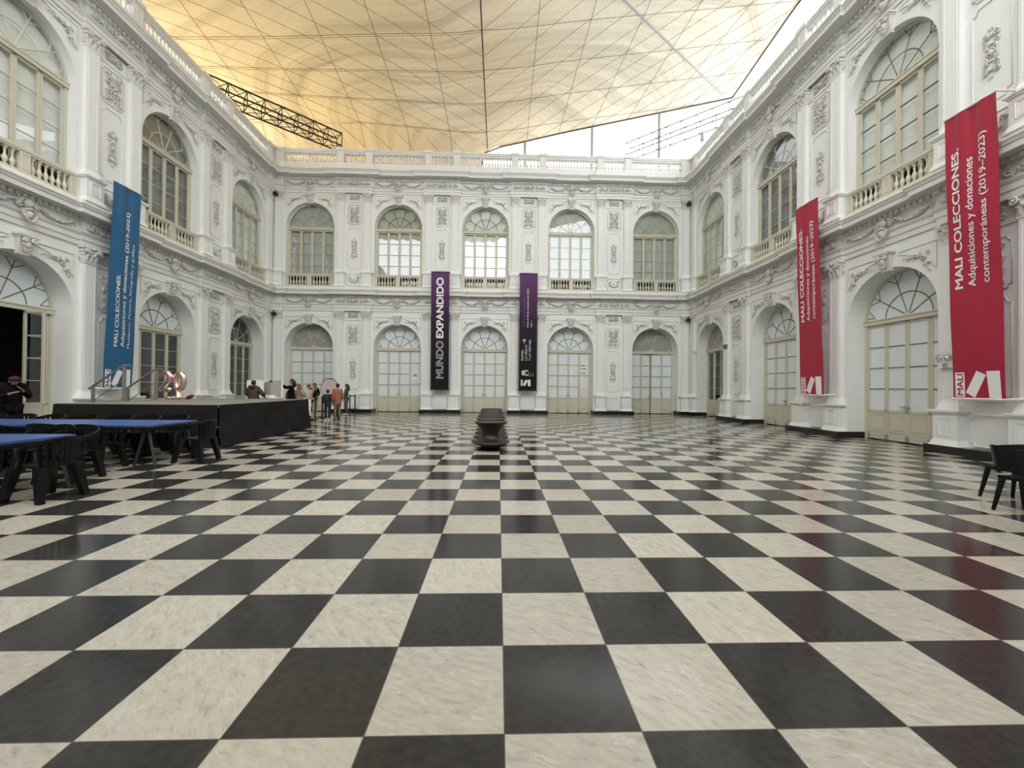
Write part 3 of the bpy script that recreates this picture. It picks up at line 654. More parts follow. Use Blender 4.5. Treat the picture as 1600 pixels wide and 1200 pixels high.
# ------------------------------------------------------------------ balustrades
def bal_mesh(z0, z1, r, m_):
    h = z1-z0; pr = [(r*.9, 0), (r*.9, .07), (r*.5, .10), (r*.55, .14), (r*.95, .28), (r, .34), (r*.8, .44), (r*.42, .56), (r*.36, .66), (r*.5, .72), (r*.36, .76), (r*.5, .86), (r*.85, .92), (r*.9, .94), (r*.9, 1)]
    return MB().lathe([(a, z0+b*h) for a, b in pr], 10).mesh('baluster', m_, 40)
BALC = bal_mesh(7.05, 7.55, .065, CREAM); BALR = bal_mesh(13.9, 14.42, .075, STONE)
rl = MB().box(-A-.0, A+.0, -.10, .10, 7.60, 7.68); rl.box(-A, A, -.08, .08, 7.55, 7.60); RAILC = rl.mesh('rail', CREAM)
bs = MB().box(-A, A, -.09, .09, 6.94, 7.05); BASEC = bs.mesh('base', CREAM)
def post_(x0, x1): 
    q = MB().box(x0, x1, -.085, .085, 7.04, 7.56); mould(q, [(x0+.03, -.087, 7.1), (x1-.03, -.087, 7.1), (x1-.03, -.087, 7.5), (x0+.03, -.087, 7.5)], .008); return q.mesh('post', CREAM)
PC, PS = post_(-.12, .12), post_(-.09, .09)
proto = None
for side in ('back', 'left', 'right'):
    for i, c in enumerate(BAYS[side][:5 if side == 'back' else 4]):
        lb = 'cream balcony balustrade under the %s upper window of the %s wall' % (ORD[i], side)
        if side != 'back': lb += ' from the far corner'
        if proto is None:
            proto = thing('balcony_balustrade', lb, 'balustrade', group='balcony balustrades under the upper windows')
            put('rail', RAILC, proto); put('base', BASEC, proto); put('post', PC, proto)
            for sx in (1, -1):
                put('post', PS, proto, (sx*(A-.10), 0, 0)); put('post', PS, proto, (sx*(A-.28), 0, 0)) if False else None
                for j in range(6): put('baluster', BALC, proto, (sx*(.12+.09+j*.162+.02), 0, 0))
            o = proto
        else: o = copy_tree(proto, label=lb)
        o.matrix_world = MATF[side] @ Matrix.Translation((c, .02, 0))
# roof balustrade: posts and sections between them
YBAL = .10
def roof_section(side, x0, x1, lb, k):
    t = thing('roof_balustrade', lb, 'balustrade', group='roof balustrade sections around the court'); t.matrix_world = MATF[side] @ Matrix.Translation(((x0+x1)/2, YBAL, 0))
    hl = (x1-x0)/2; m = MB().box(-hl, hl, -.17, .17, 14.50, 14.60); m.box(-hl, hl, -.13, .13, 14.42, 14.50); m.box(-hl, hl, -.20, .20, 14.57, 14.64); put('rail', m.mesh('rail', STONE), t)
    m = MB().box(-hl, hl, -.14, .14, 13.80, 13.90); put('base', m.mesh('base', STONE), t)
    for j in range(k): put('baluster', BALR, t, (-hl+(j+.5)*2*hl/k, 0, 0))
m = MB().box(-.19, .19, -.20, .20, 13.78, 14.58); m.box(-.24, .24, -.25, .25, 14.56, 14.70); mould(m, [(-.11, -.202, 13.95), (.11, -.202, 13.95), (.11, -.202, 14.45), (-.11, -.202, 14.45)], .012); RPOST = m.mesh('post', STONE)
for side in ('back', 'left', 'right'):
    cs = sorted(BAYS[side]); e0, e1 = ENDS[side]
    if side == 'left': cs = cs[-4:]
    if side == 'right': cs = cs[:4]
    for i, c in enumerate(cs):
        oi = i if side != 'left' else 3-i
        wh = 'the %s window of the %s wall' % (ORD[oi], side) + ('' if side == 'back' else ' from the far corner')
        roof_section(side, c-1.45, c+1.45, 'long roof balustrade above ' + wh, 17)
        for sx in (1, -1):
            px = c+sx*1.64
            put_ = put('balustrade_post', RPOST); put_.matrix_world = MATF[side] @ Matrix.Translation((px, YBAL, 0))
            tag(put_, ('balustrade post %s of %s' % ('right' if sx > 0 else 'left', wh)).replace('the far', 'far'), 'post', 'roof balustrade posts')
        if i < len(cs)-1: roof_section(side, c+1.83, c+S-1.83, 'short roof balustrade between the %s and %s windows of the %s wall' % (ORD[min(oi, oi+(1 if side != 'left' else -1))], ORD[max(oi, oi+(1 if side != 'left' else -1))], side), 6)

for sx in (-1, 1): tag(put('balustrade_post', RPOST, None, (sx*(W+YBAL+.02), YB+YBAL+.02, 0), 0, (1.1, 1.1, 1)), 'corner balustrade post at the far %s corner of the roof edge' % ('left' if sx < 0 else 'right'), 'post', 'roof balustrade posts')
for side, c, q in (('back', -2*S, -1), ('back', 2*S, 1), ('left', SIDEY[0], 1), ('right', -SIDEY[0], -1)):
    m = MB().box(min(q*1.8, q*2.12), max(q*1.8, q*2.12), -.10, .10, 13.8, 14.6); o = put('parapet_infill', m.mesh('infill', STONE)); o.matrix_world = MATF[side] @ Matrix.Translation((c, YBAL, 0))
    tag(o, 'narrow parapet infill beside the %s corner post, on the %s wall' % ('far left' if (side == 'left' or q < 0 and side == 'back') else 'far right', side), 'parapet', kind='structure')

# ------------------------------------------------------------------ canopy over the court
YE = 23.0
def tz(x, y):
    z = 16.0+.24*(sqrt(x*x+4)+x)/2 - .192*math.exp(-x*x/8)
    if x < 0: z += 1.5*min(1.3, -x/11)*max(0, min(1.2, (y-13)/10)) - .75*max(0, y-22.4)*min(1, -x/1.5)
    return z
m = MB(); NX, NY = 46, 36; X0, X1, Y0, Y1 = -15.5, 15.2, TENT_Y0, YE
def edge_x(y): return X1 - .10*(YE-y) if y > 17 else X1-.6
def edge_y(x): return YE if x > 0 else YE-.30*x+3.2*min(1, -x/1.5)
for j in range(NY+1):
    for i in range(NX+1):
        y = Y0+(Y1-Y0)*j/NY; x = X0+(edge_x(y)-X0)*i/NX; y = Y0+(edge_y(x)-Y0)*j/NY; m.v.append((x, y, tz(x, y)))
for j in range(NY):
    for i in range(NX): a = j*(NX+1)+i; m.f.append((a, a+1, a+NX+2, a+NX+1))
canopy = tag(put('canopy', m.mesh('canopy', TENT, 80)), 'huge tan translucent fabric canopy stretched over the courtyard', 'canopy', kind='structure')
def cable(pts, r=.018, mt=BLACKM, nm='cable'):
    put(nm, MB().tube(pts, r, 4).mesh(nm, mt), canopy)
CAB = mat('dark_cable', (.06, .045, .03), .7)
def surf(x0, y0, x1, y1, n=24, off=-.04, bow=0):
    P_ = []
    for i in range(n+1):
        t = i/n; x = x0+(x1-x0)*t; y = y0+(y1-y0)*t+bow*abs(x)
        if Y0 <= y <= edge_y(x) and x <= edge_x(y): P_.append((x, y, tz(x, y)+off))
    return P_
def scable(*a, r=.016, nm='cable', mt=None, **k):
    P_ = surf(*a, **k)
    if len(P_) > 1: cable(P_, r, mt or CAB, nm)
scable(0, Y0, 0, YE, r=.028)
for q in range(-2, 16):
    y = 14.75+1.33*q
    for sx in (1, -1): scable(0, y, sx*15.4, y-.77*15.4, n=60, r=.008)
for y in (21.38, 19.02, 16.83, 14.73, 12.5, 10.2, 8): scable(X0, y, 15, y, n=60, bow=.12, r=.010); scable(X0, y+.16, 0, y+.10, n=60, bow=.12, r=.007)
for (xa, ya), (xb, yb) in (((-11.54, 14.15), (-14.54, 27.17)), ((-9.16, 14.0), (-10.65, 26)), ((-6.68, 13.85), (-7.73, 25.27)), ((-4.41, 13.72), (-4.76, 24.31)), ((-2.11, 13.54), (-2.15, 23.58)), ((2.29, 13.91), (2.4, 23.08)),
                           ((4.62, 14.44), (4.35, 22.93)), ((7.02, 14.94), (6.41, 22.96)), ((9.44, 15.43), (8.64, 22.95)), ((12.04, 15.97), (10.81, 22.95)), ((14.54, 16.48), (12.45, 22.95))):
    k_ = (Y0-ya)/(yb-ya); scable(xa+(xb-xa)*k_, Y0, xb, yb, n=60, r=.010)
scable(2.5, 11.6, 14.2, 22.4, n=40, r=.045, nm='seam_rope', mt=GREYM)
cable([(x, edge_y(x), tz(x, edge_y(x))-.03) for x in [X0+(X1-X0)*i/30 for i in range(31)]], .05, CAB, 'edge_cable'); cable([(edge_x(y), y, tz(edge_x(y), y)-.03) for y in [Y0+(YE-Y0)*i/30 for i in range(31)]], .05, CAB, 'edge_cable')
# steel posts under the canopy's far edge
for i, x in enumerate((2.29, 6.42, 10.6)):
    o = put('canopy_post', MB().tube([(0, 0, 13.4), (0, 0, tz(x, YE)-.08)], .085, 10).mesh('canopy_post', GREYM, 40), None, (x, YE+.02, 0))
    tag(o, 'grey steel post holding the canopy edge, %s of three above the back wall' % ('leftmost', 'middle', 'rightmost')[i], 'post', 'canopy edge posts')
# corner trusses
def truss(a, b, lb, mt, r):
    a, b = Vector(a), Vector(b); L_ = (b-a).length; d = (b-a).normalized(); sd = Vector((d.y, -d.x, 0)); h = .36
    t = thing('roof_truss', lb, 'truss')
    C4 = [sd*h+Vector((0, 0, h)), -sd*h+Vector((0, 0, h)), -sd*h-Vector((0, 0, h)), sd*h-Vector((0, 0, h))]
    for c in C4: put('chord', MB().tube([a+c, b+c], r, 5).mesh('chord', mt), t)
    n_ = max(3, int(L_/.75)); br = MB()
    for i in range(n_+1):
        p = a+d*L_*i/n_
        for k in range(4):
            br.tube([p+C4[k], p+C4[(k+1) % 4]], r*.6, 4)
            if i < n_: br.tube([p+C4[k], a+d*L_*(i+1)/n_+C4[(k+1) % 4]], r*.5, 4)
    put('bracing', br.mesh('bracing', mt), t); return t
truss((-8.75, 22.6, 15.9), (-13.4, 18.3, 15.9), 'black lattice truss crossing the far left corner under the canopy', BLACKM, .045)
truss((8.75, 23.2, 16.2), (13.6, 18.8, 16.2), 'thin dark lattice truss crossing the far right corner against the sky', BLACKM, .026)
def flood(loc, lb):
    t = thing('floodlight', lb, 'lamp', loc); put('housing', MB().lathe([(.05, 0), (.10, .03), (.12, .16), (.07, .22), (.07, .34), (.10, .38), (.04, .42)], 12).mesh('housing', GREYM, 40), t)
    put('bracket', MB().tube([(0, 0, .4), (0, 0, .62)], .02, 6).mesh('bracket', BLACKM), t)
flood((12.0, 20.4, 15.22), 'small grey floodlight hanging under the right corner truss')
t = thing('roof_lamp', 'small grey lamp standing on the roof edge behind the back wall balustrade at right', 'lamp', (10.95, 22.4, 13.4))
put('pole', MB().tube([(0, 0, 0), (0, 0, 1.6)], .03, 6).mesh('pole', GREYM), t); put('lamp_head', MB().lathe([(.05, 1.5), (.12, 1.55), (.10, 1.8), (.16, 1.85), (.05, 2.0)], 10).mesh('lamp_head', GREYM, 40), t)

# ------------------------------------------------------------------ banners
BW, BH = .98, 6.40
def bend(s, z, seed):
    k = (z/BH)**3
    return .012*sin(9*s+seed)*(.3+k) + .010*sin(2.1*z+seed*2+3*s) + .02*k*sin(17*s+seed)
def text_mesh(txt, bold, outline=False):
    cu = bpy.data.curves.new('t', 'FONT'); cu.body = txt; cu.size = 1; cu.resolution_u = 4
    if outline: cu.fill_mode = 'NONE'; cu.bevel_depth = .020; cu.bevel_resolution = 0; cu.offset = -.0
    o = bpy.data.objects.new('t', cu); COL.objects.link(o); bpy.context.view_layer.update()
    me = bpy.data.meshes.new_from_object(o.evaluated_get(bpy.context.evaluated_depsgraph_get()))
    bpy.data.objects.remove(o); bpy.data.curves.remove(cu)
    if bold and not outline:      # heavier strokes: the glyphs repeated with small offsets in their own plane
        vs = [tuple(v.co) for v in me.vertices]; fs = [tuple(p.vertices) for p in me.polygons]; q = MB()
        for dx, dy in ((0, 0), (bold, 0), (-bold, 0), (0, bold), (0, -bold), (bold*.7, bold*.7), (-bold*.7, bold*.7), (bold*.7, -bold*.7), (-bold*.7, -bold*.7)): q.add([(x+dx, y+dy, 0) for x, y, z in vs], fs)
        bpy.data.meshes.remove(me); me = bpy.data.meshes.new('text'); me.from_pydata(q.v, [], q.f)
    return me
def banner(side, s, d0, d1, z0, mt, label, texts, seed, name='banner'):
    t = thing(name, label, 'banner', group=None); t.matrix_world = MATF[side] @ Matrix.Translation((s, 0, z0))
    def yy(x, z): return -(d1+(d0-d1)*z/BH) + bend(x, z, seed)
    m = MB(); nx, nz = 14, 60
    for y2 in (0, .006):
        for j in range(nz+1):
            for i in range(nx+1): x = -BW/2+BW*i/nx; z = BH*j/nz; m.v.append((x, yy(x, z)+y2, z))
    o_ = (nx+1)*(nz+1)
    for j in range(nz):
        for i in range(nx): a = j*(nx+1)+i; m.f.append((a, a+1, a+nx+2, a+nx+1)); m.f.append((o_+a, o_+a+nx+1, o_+a+nx+2, o_+a+1))
    put('fabric', m.mesh('fabric', mt, 80), t)
    for zz, dd in ((BH+.01, d0), (-.01, d1)):
        b = MB().tube([(-BW/2-.02, -dd, zz), (BW/2+.02, -dd, zz)], .022, 8)
        put('batten', b.mesh('batten', BLACKM if mt is PURPLE else WALL, 40), t)
        q = MB()
        for x in (-BW/2+.0, BW/2-.0): q.tube([(x, -dd, zz), (x, -.13, zz+.02)], .022, 6)
        put('bracket', q.mesh('bracket', WALL if mt is not PURPLE else BLACKM, 40), t)
    for kind, *a in texts:
        if kind == 'C':
            q = MB(); q.tube([(x, 0, z) for x, z in a[0]], a[1], 8, flat=.15); q.v = [(x, yy(x, z)-.007+y, z) for x, y, z in q.v]; put('logo_shape', q.mesh('logo', WHITE), t); continue
        if kind == 'T':
            txt, sc_, za, zb, h, bold, mm, outl = a
            me = text_mesh(txt, bold, outl); xs = [v.co.x for v in me.vertices]; ys = [v.co.y for v in me.vertices]
            x0, x1, y0, y1 = min(xs), max(xs), min(ys), max(ys)
            if not any(ch in txt for ch in '()gjpqy,'): pass
            base = sc_+h/2
            for v in me.vertices:
                z = za+(zb-za)*(v.co.x-x0)/(x1-x0); x = base - v.co.y/.73*h
                v.co = (x, yy(x, z)-.007-v.co.z*.2, z)
            me.materials.clear(); me.materials.append(mm); put('lettering', me, t)
        else:
            pts, mm, lift = a; cx = sum(p[0] for p in pts)/len(pts); cz = sum(p[1] for p in pts)/len(pts)
            n_ = 6; m = MB()
            P4 = pts if len(pts) == 4 else None
            if P4:
                for i in range(n_+1):
                    for j in range(n_+1):
                        u, v = i/n_, j/n_
                        x = (P4[0][0]*(1-u)+P4[1][0]*u)*(1-v)+(P4[3][0]*(1-u)+P4[2][0]*u)*v; z = (P4[0][1]*(1-u)+P4[1][1]*u)*(1-v)+(P4[3][1]*(1-u)+P4[2][1]*u)*v
                        m.v.append((x, yy(x, z)-lift, z))
                for i in range(n_):
                    for j in range(n_): b = i*(n_+1)+j; m.f.append((b, b+1, b+n_+2, b+n_+1))
            put('logo_shape', m.mesh('logo', mm), t)
    return t
def logo(mt_text, k=1.0, ox=0., oz=0.):
    def P(px, py): return (ox+k*((px-98)/617*BW-BW/2), oz+k*((470-py)/7.5/66.))
    sh = lambda *p: ('P', [P(*q) for q in p], WHITE, .005)
    x0, z0 = P(128, 452); x1, z1 = P(248, 182)
    return [('P', [(x0, z0), (x1, z0), (x1, z1), (x0, z1)], WHITE, .005), sh((258, 405), (365, 462), (507, 215), (395, 168)), sh((535, 460), (675, 465), (665, 175), (510, 175)),
            ('T', 'MALI', (x0+x1)/2, z0+.03*k, z1-.03*k, .125*k, .02, mt_text, False)]
redt = [('T', 'MALI COLECCIONES.', -.30, .385*BH, .88*BH, .155, .026, WHITE, False), ('T', 'Adquisiciones y donaciones', -.055, .385*BH, .83*BH, .135, .014, WHITE, False),
        ('T', 'contempor\u00e1neas (2019\u20132023)', .20, .39*BH, .895*BH, .135, .014, WHITE, False)] + logo(RED)
PX3 = -(SIDEY[2]-S/2); PX2 = -(SIDEY[1]-S/2)
banner('right', -6.80, .72, .50, 1.34, RED, 'crimson banner with white lettering on the right wall, nearer of the two', redt, 1.0)
banner('right', -11.53, .72, .50, 1.34, RED, 'crimson banner with white lettering on the right wall, farther of the two', redt, 2.3)
bluet = [('T', 'MALI COLECCIONES.', -.17, .205*BH, .56*BH, .125, .024, WHITE, False), ('T', 'Adquisiciones y donaciones (2019-2023)', .06, .205*BH, .88*BH, .125, .016, WHITE, False),
         ('T', 'Moderno: Pintura, fotograf\u00eda y gr\u00e1fica', .27, .20*BH, .73*BH, .085, .010, WHITE, False)] + logo(INK)
banner('left', 11.62, .72, .50, 1.34, BLUEB, 'blue banner with white lettering hanging on the left wall above the stage', bluet, .4)
banner('back', -2.41, .72, .50, 1.31, PURPLE, 'dark purple banner reading MUNDO EXPANDIDO on the back wall, left of the two',
       [('T', 'MUNDO', -.02, .095*BH, .415*BH, .40, 0, WHITE, True), ('T', 'EXPANDIDO', -.02, .44*BH, .955*BH, .38, .035, WHITE, False)], 3.1)
z_ = lambda y: (957-y)/880*BH
x_ = lambda px: ((px-(727+5))/133-.5)*BW
banner('back', 2.42, .72, .50, 1.31, PURPLE, 'dark purple banner with small white text on the back wall, right of two',
       [('T', '#MundoExpandido', x_(765), z_(475), z_(255), .11, .0, DBLUE, False), ('T', 'Hasta el 28 de noviembre del 2024', x_(793), z_(480), z_(190), .10, .012, WHITE, False), ('T', 'Sala 1', x_(820), z_(480), z_(432), .09, .012, WHITE, False),
        ('T', 'ENTRE', x_(757), z_(730), z_(652), .12, .012, WHITE, False), ('T', 'LO F\u00cdSICO', x_(785), z_(730), z_(612), .12, .012, WHITE, False), ('T', 'Y LO VIRTUAL', x_(812), z_(732), z_(570), .12, .012, WHITE, False),
        ('T', '\u2192', x_(768), z_(600), z_(566), .25, .008, WHITE, False), ('C', [(.02, .84), (-.24, .86), (-.33, .89), (-.31, .925), (-.20, .945), (-.08, .965), (-.20, .985), (-.31, 1.005), (-.33, 1.04), (-.24, 1.07), (.02, 1.09)], .026),
        ('T', 'Fundaci\u00f3n', x_(803), z_(850), z_(818), .06, .008, WHITE, False), ('T', 'Telef\u00f3nica', x_(820), z_(850), z_(818), .06, .008, WHITE, False), ('T', 'Movistar', x_(837), z_(850), z_(820), .06, .008, WHITE, False)] + logo(INK, .62, -.10, .22), 4.4)

# ------------------------------------------------------------------ small fittings
# signs on the doors of the back wall
def sheet(s, z0, z1, hw, mt, lb, name='paper_sign', lines=()):
    t = put(name, MB().box(-hw, hw, -.004, 0, 0, z1-z0).mesh(name, mt), None); t.matrix_world = MATF['back'] @ Matrix.Translation((s, DL-.03, z0)); tag(t, lb, 'sign')
    for ln in lines:
        if ln[0] == 't':
            me = text_mesh(ln[1], .03); xs = [v.co.x for v in me.vertices]; x0, x1 = min(xs), max(xs)
            for v in me.vertices: v.co = (ln[2]+(ln[3]-ln[2])*(v.co.x-x0)/(x1-x0), -.006, ln[4]+v.co.y*ln[5]/.73)
            me.materials.clear(); me.materials.append(INK); put('lettering', me, t)
        else:
            put('text_line', MB().box(ln[1], ln[2], -.0065, -.004, ln[3], ln[4]).mesh('line', ln[5]), t)
LX = 1.5*LW
sheet(S+LX, 2.27, 2.88, .235, PAPER, 'white notice with bold black heading on the right leaf of the fourth back door', lines=[('t', 'Sala 1', -.19, .13, .46, .09), ('b', -.2, .14, .30, .34, INK), ('b', -.2, .06, .09, .12, PINKTEXT), ('b', -.2, .1, .05, .075, INK)])
sheet(S+LX, 1.02, 1.58, .235, PINKPAPER, 'pale pink text sheet on the right leaf of the fourth back door below the notice', lines=[('b', -.12+.2*i, -.01+.2*i, .42-.08*j, .435-.08*j, PINKTEXT) for i in range(2) for j in range(4)] + [('b', -.19, -.1, .05, .07, PINKTEXT)])
sheet(-S+LX, 2.27-.62, 2.85-.62, .235, PAPER, 'white notice with small black text on the right leaf of the second back door', lines=[('b', -.13, .05, .48, .52, INK), ('b', -.13, .1, .40, .44, INK), ('b', -.15, .12, .12, .17, PINKTEXT)])
# emergency light and exit sign on the right wall
t = thing('emergency_light', 'twin headed emergency light on the pilaster beside the nearest red banner', 'lamp'); t.matrix_world = MATF['right'] @ Matrix.Translation((-7.72, -.13, 2.06))
put('housing', MB().box(-.17, .17, -.09, 0, 0, .17).mesh('housing', PLAST_W), t); put('control_panel', MB().box(-.05, .06, -.095, -.08, .01, .11).mesh('cp', GREYM), t)
for x in (-.10, .10):
    hd = put('lamp_head', MB().lathe([(.03, 0), (.06, .03), (.085, .07), (.085, .09)], 16).mesh('lamp_head', CHROME, 40), t, (x, -.04, .24)); hd.rotation_euler = (R(80), 0, R(-20))
t = thing('exit_sign', 'small green exit sign box on the pier beside the half open door', 'sign'); t.matrix_world = MATF['right'] @ Matrix.Translation((-17.38, -.13, 3.42))
put('housing', MB().box(-.15, .15, -.08, 0, .2, .32).mesh('h', PLAST_W), t); put('sign_plate', MB().box(-.15, .15, -.035, -.02, 0, .2).mesh('p', GREEN), t)
t = thing('security_camera', 'small white security camera at the arch near the far right corner', 'camera'); t.matrix_world = MATF['right'] @ Matrix.Translation((-20.52, 0, 3.55))
put('mount', MB().tube([(0, 0, 0), (0, -.12, 0)], .02, 6).mesh('mount', PLAST_W), t); put('camera_body', MB().box(-.05, .2, -.17, -.09, -.03, .05).mesh('b', PLAST_W), t)
for i, (sx, zz) in enumerate(((-1, 5.40), (1, 5.40), (-1, 11.98), (1, 11.98))):
    t = thing('corner_speaker', 'small black device on the capitals in the far %s corner of the %s floor' % ('left' if sx < 0 else 'right', 'lower' if i < 2 else 'upper'), 'speaker', (sx*(W-.30), YB-.30, zz), group='corner devices')
    put('housing', MB().box(-.11, .11, -.10, .10, -.10, .04).mesh('h', BLACKM), t); put('stem', MB().tube([(0, 0, .04), (0, 0, .18)], .03, 6).mesh('s', BLACKM), t)
# ------------------------------------------------------------------ stage
SX0, SX1, SY0, SY1, SZ = -9.50, -5.77, 8.05, 12.56, 1.0
st = thing('stage', 'low rectangular stage wrapped in black cloth with grey carpet top', 'stage', ((SX0+SX1)/2, (SY0+SY1)/2, 0))
hx, hy = (SX1-SX0)/2, (SY1-SY0)/2
put('deck', MB().box(-hx, hx, -hy, hy, SZ-.06, SZ).mesh('deck', DECK), st)
def skirt(ax, ay, bx, by, nx_, ny_, seed):
    m = MB(); nu, nv = 90, 16; L_ = math.hypot(bx-ax, by-ay)
    for j in range(nv+1):
        for i in range(nu+1):
            u, v = i/nu, j/nv; z = (SZ-.012)*(1-v)+.015
            d = .015+.09*v*abs(sin(u*L_*1.5+seed+v*1.8))+.03*abs(sin(u*L_*3.1-v*3+seed))*v+.018*sin(u*L_*6.5+v*4+seed)*(.3+v)+.02*sin(9*v+u*L_*2.5+seed)*v*(1-v)*2
            m.v.append((ax+(bx-ax)*u+nx_*d, ay+(by-ay)*u+ny_*d, z))
    for j in range(nv):
        for i in range(nu): a = j*(nu+1)+i; m.f.append((a, a+1, a+nu+2, a+nu+1))
    put('skirt', m.mesh('skirt', BLACK_CLOTH, 80), st)
skirt(-hx, -hy, hx, -hy, 0, -1, 0); skirt(hx, -hy, hx, hy, 1, 0, 2.2); skirt(hx, hy, -hx, hy, 0, 1, 1.2); skirt(-hx, hy, -hx, -hy, -1, 0, 3)
# stairs behind with two handrails
t = thing('stage_steps', 'grey steps with two metal handrails at the left end of the stage', 'stairs', (-9.56, 10.3, 0))
for i in range(4): put('step', MB().box(-.28*(i+1), -.28*i, -.5, .5, .74-.25*i if i < 3 else .0, .80-.25*i if i < 3 else .05).mesh('step', DECK), t)
for yy_, zt in ((-.42, 1.95), (.64, 1.90)):
    h = put('handrail', MB().tube([(.16, yy_, zt+.04), (-.02, yy_, zt+.04), (-.95, yy_, zt-.62)], .028, 8).mesh('handrail', STEEL, 40), t)
    put('post', MB().box(-.03, .03, yy_-.03, yy_+.03, .0, zt).mesh('post', STEEL), h); put('post', MB().box(-.86, -.80, yy_-.03, yy_+.03, .0, zt-.56).mesh('post', STEEL), h)
    put('lower_rail', MB().tube([(.0, yy_, zt-.35), (-.9, yy_, zt-1.0)], .014, 6).mesh('lower_rail', STEEL, 40), h)
# balloons 2 and 0 with foil crumple
def sausage(pts, r, n=12):
    P = [Vector(p) for p in pts]; rad = [r*(.35 if i in (0, len(P)-1) else 1)*(1+.05*sin(i*2.3)) for i in range(len(P))]
    return P, rad
t = thing('number_balloon', 'rose gold foil balloon shaped like the number two on the stage', 'balloon', (-9.52, 11.25, 1.05), R(-8))
P = [(-.17, 0, .62), (-.15, 0, .72), (-.05, 0, .80), (.07, 0, .78), (.14, 0, .68), (.12, 0, .56), (.02, 0, .44), (-.10, 0, .33), (-.17, 0, .26), (-.10, -.01, .24), (.02, -.01, .25), (.12, 0, .27), (.19, 0, .28)]
put('foil', MB().tube(P, [.04, .065, .078, .08, .078, .075, .07, .068, .07, .07, .07, .065, .035], 12).mesh('two', ROSE, 80), t)
t = thing('number_balloon', 'rose gold foil balloon shaped like a zero on the stage', 'balloon', (-9.14, 11.30, 1.05), R(-8))
P = [(.14*cos(a*pi/8), 0, .53+.25*sin(a*pi/8)) for a in range(16)]
put('foil', MB().tube(P, .082, 12, True).mesh('zero', ROSE, 80), t)
put('weight', MB().tube([(-.02, 0, .30), (-.05, 0, .20), (-.03, 0, .10), (0, 0, 0)], [.10, .06, .08, .10], 9).mesh('w', ROSE), t)
t = thing('foil_scraps', 'crumpled rose gold foil at the foot of the number balloons', 'foil', (-9.3, 11.2, 1.0))
random.seed(5)
for i in range(4):
    q = MB().ball((random.uniform(-.3, .25), random.uniform(-.08, .08), .05), (.09, .06, .05), 7, 4); q.v = [(x+random.uniform(-.02, .02), y+random.uniform(-.02, .02), max(.002, z+random.uniform(-.02, .02))) for x, y, z in q.v]
    put('scrap', q.mesh('scrap', ROSE), t)
q = MB().ball((0, 0, .07), (.13, .08, .06), 12, 6); q.v = [(x, y, z+.03*sin(14*x)) for x, y, z in q.v]; t = thing('red_bundle', 'small dark red bundle lying on the stage by the pier', 'bundle', (-8.9, 11.4, 1.012))
put('cloth', q.mesh('cloth', mat('dark_red_cloth', (.12, .005, .012), .6), 60), t); put('strap', MB().tube([(-.2, 0, .02), (-.12, 0, .03), (-.08, 0, .06)], .015, 5).mesh('strap', GREYM), t)

# ------------------------------------------------------------------ chairs and tables at left
def monobloc():
    t = thing('plastic_armchair', 'x', 'chair', group='black plastic armchairs around the blue tables')
    m = MB(); n_ = 12
    for j, (z, k) in enumerate(((.43, .97), (.455, 1), (.45, .9))): m.v += [(.235*k*math.copysign(abs(cos(2*pi*i/24))**.6, cos(2*pi*i/24)), .225*k*math.copysign(abs(sin(2*pi*i/24))**.6, sin(2*pi*i/24)), z) for i in range(24)]
    for j in range(2): m.f += [(j*24+i, j*24+(i+1) % 24, (j+1)*24+(i+1) % 24, (j+1)*24+i) for i in range(24)]
    m.f += [tuple(range(23, -1, -1)), tuple(range(48, 72))]
    put('seat', m.mesh('seat', CHAIR, 40), t)
    # curved band forming back and arms; front is -y
    def band(a): 
        x = .275*sin(a); y = .05+.235*cos(a) if abs(a) < pi/2 else .05+.30*cos(a)*.9; k = max(0, cos(a*.62)); return x, y, .655+.15*k**1.5
    m = MB(); N_ = 24; A0 = 2.15
    for i in range(N_+1):
        a = -A0+2*A0*i/N_; x, y, z = band(a); x2, y2 = x*1.09, y*1.06
        m.v += [(x, y, z-.06), (x2, y2, z-.05), (x2*1.02, y2*1.02, z), (x, y, z+.005)]
    for i in range(N_): b = i*4; m.f += [(b+k, b+(k+1) % 4, b+4+(k+1) % 4, b+4+k) for k in range(4)]
    m.f += [(0, 1, 2, 3), (N_*4+3, N_*4+2, N_*4+1, N_*4)]
    put('top_rail', m.mesh('rail', CHAIR, 50), t)
    m = MB()
    for i in range(9):
        a = -1.0+.25*i; x, y, z = band(a); m.add([(x*.82-.022, .02+y*.86, .44), (x*.82+.022, .02+y*.86, .44), (x+.022, y+.01, z-.03), (x-.022, y+.01, z-.03), (x*.82-.022, .035+y*.86, .44), (x*.82+.022, .035+y*.86, .44), (x+.022, y+.025, z-.03), (x-.022, y+.025, z-.03)], [(0,1,2,3),(7,6,5,4),(0,4,5,1),(1,5,6,2),(2,6,7,3),(3,7,4,0)])
    put('backrest', m.mesh('back', CHAIR), t)
    for sx in (1, -1):
        x, y, z = band(sx*1.95)
        put('arm_support', MB().tube([(x, y, z-.04), (x*.95, y+.02, .52), (sx*.22, -.10, .42)], [.025, .028, .03], 6).mesh('arm', CHAIR, 50), t)
        for sy in (1, -1):
            m = MB(); x0, y0, x1, y1 = sx*.19, sy*.17, sx*.25, sy*.25; w1, w0 = .05, .032
            m.add([(x1-w0, y1-w0, 0), (x1+w0, y1-w0, 0), (x1+w0, y1+w0, 0), (x1-w0, y1+w0, 0), (x0-w1, y0-w1, .44), (x0+w1, y0-w1, .44), (x0+w1, y0+w1, .44), (x0-w1, y0+w1, .44)], [(0,3,2,1),(4,5,6,7),(0,1,5,4),(1,2,6,5),(2,3,7,6),(3,0,4,7)])
            put('leg', m.mesh('leg', CHAIR), t)
    return t
cp = None
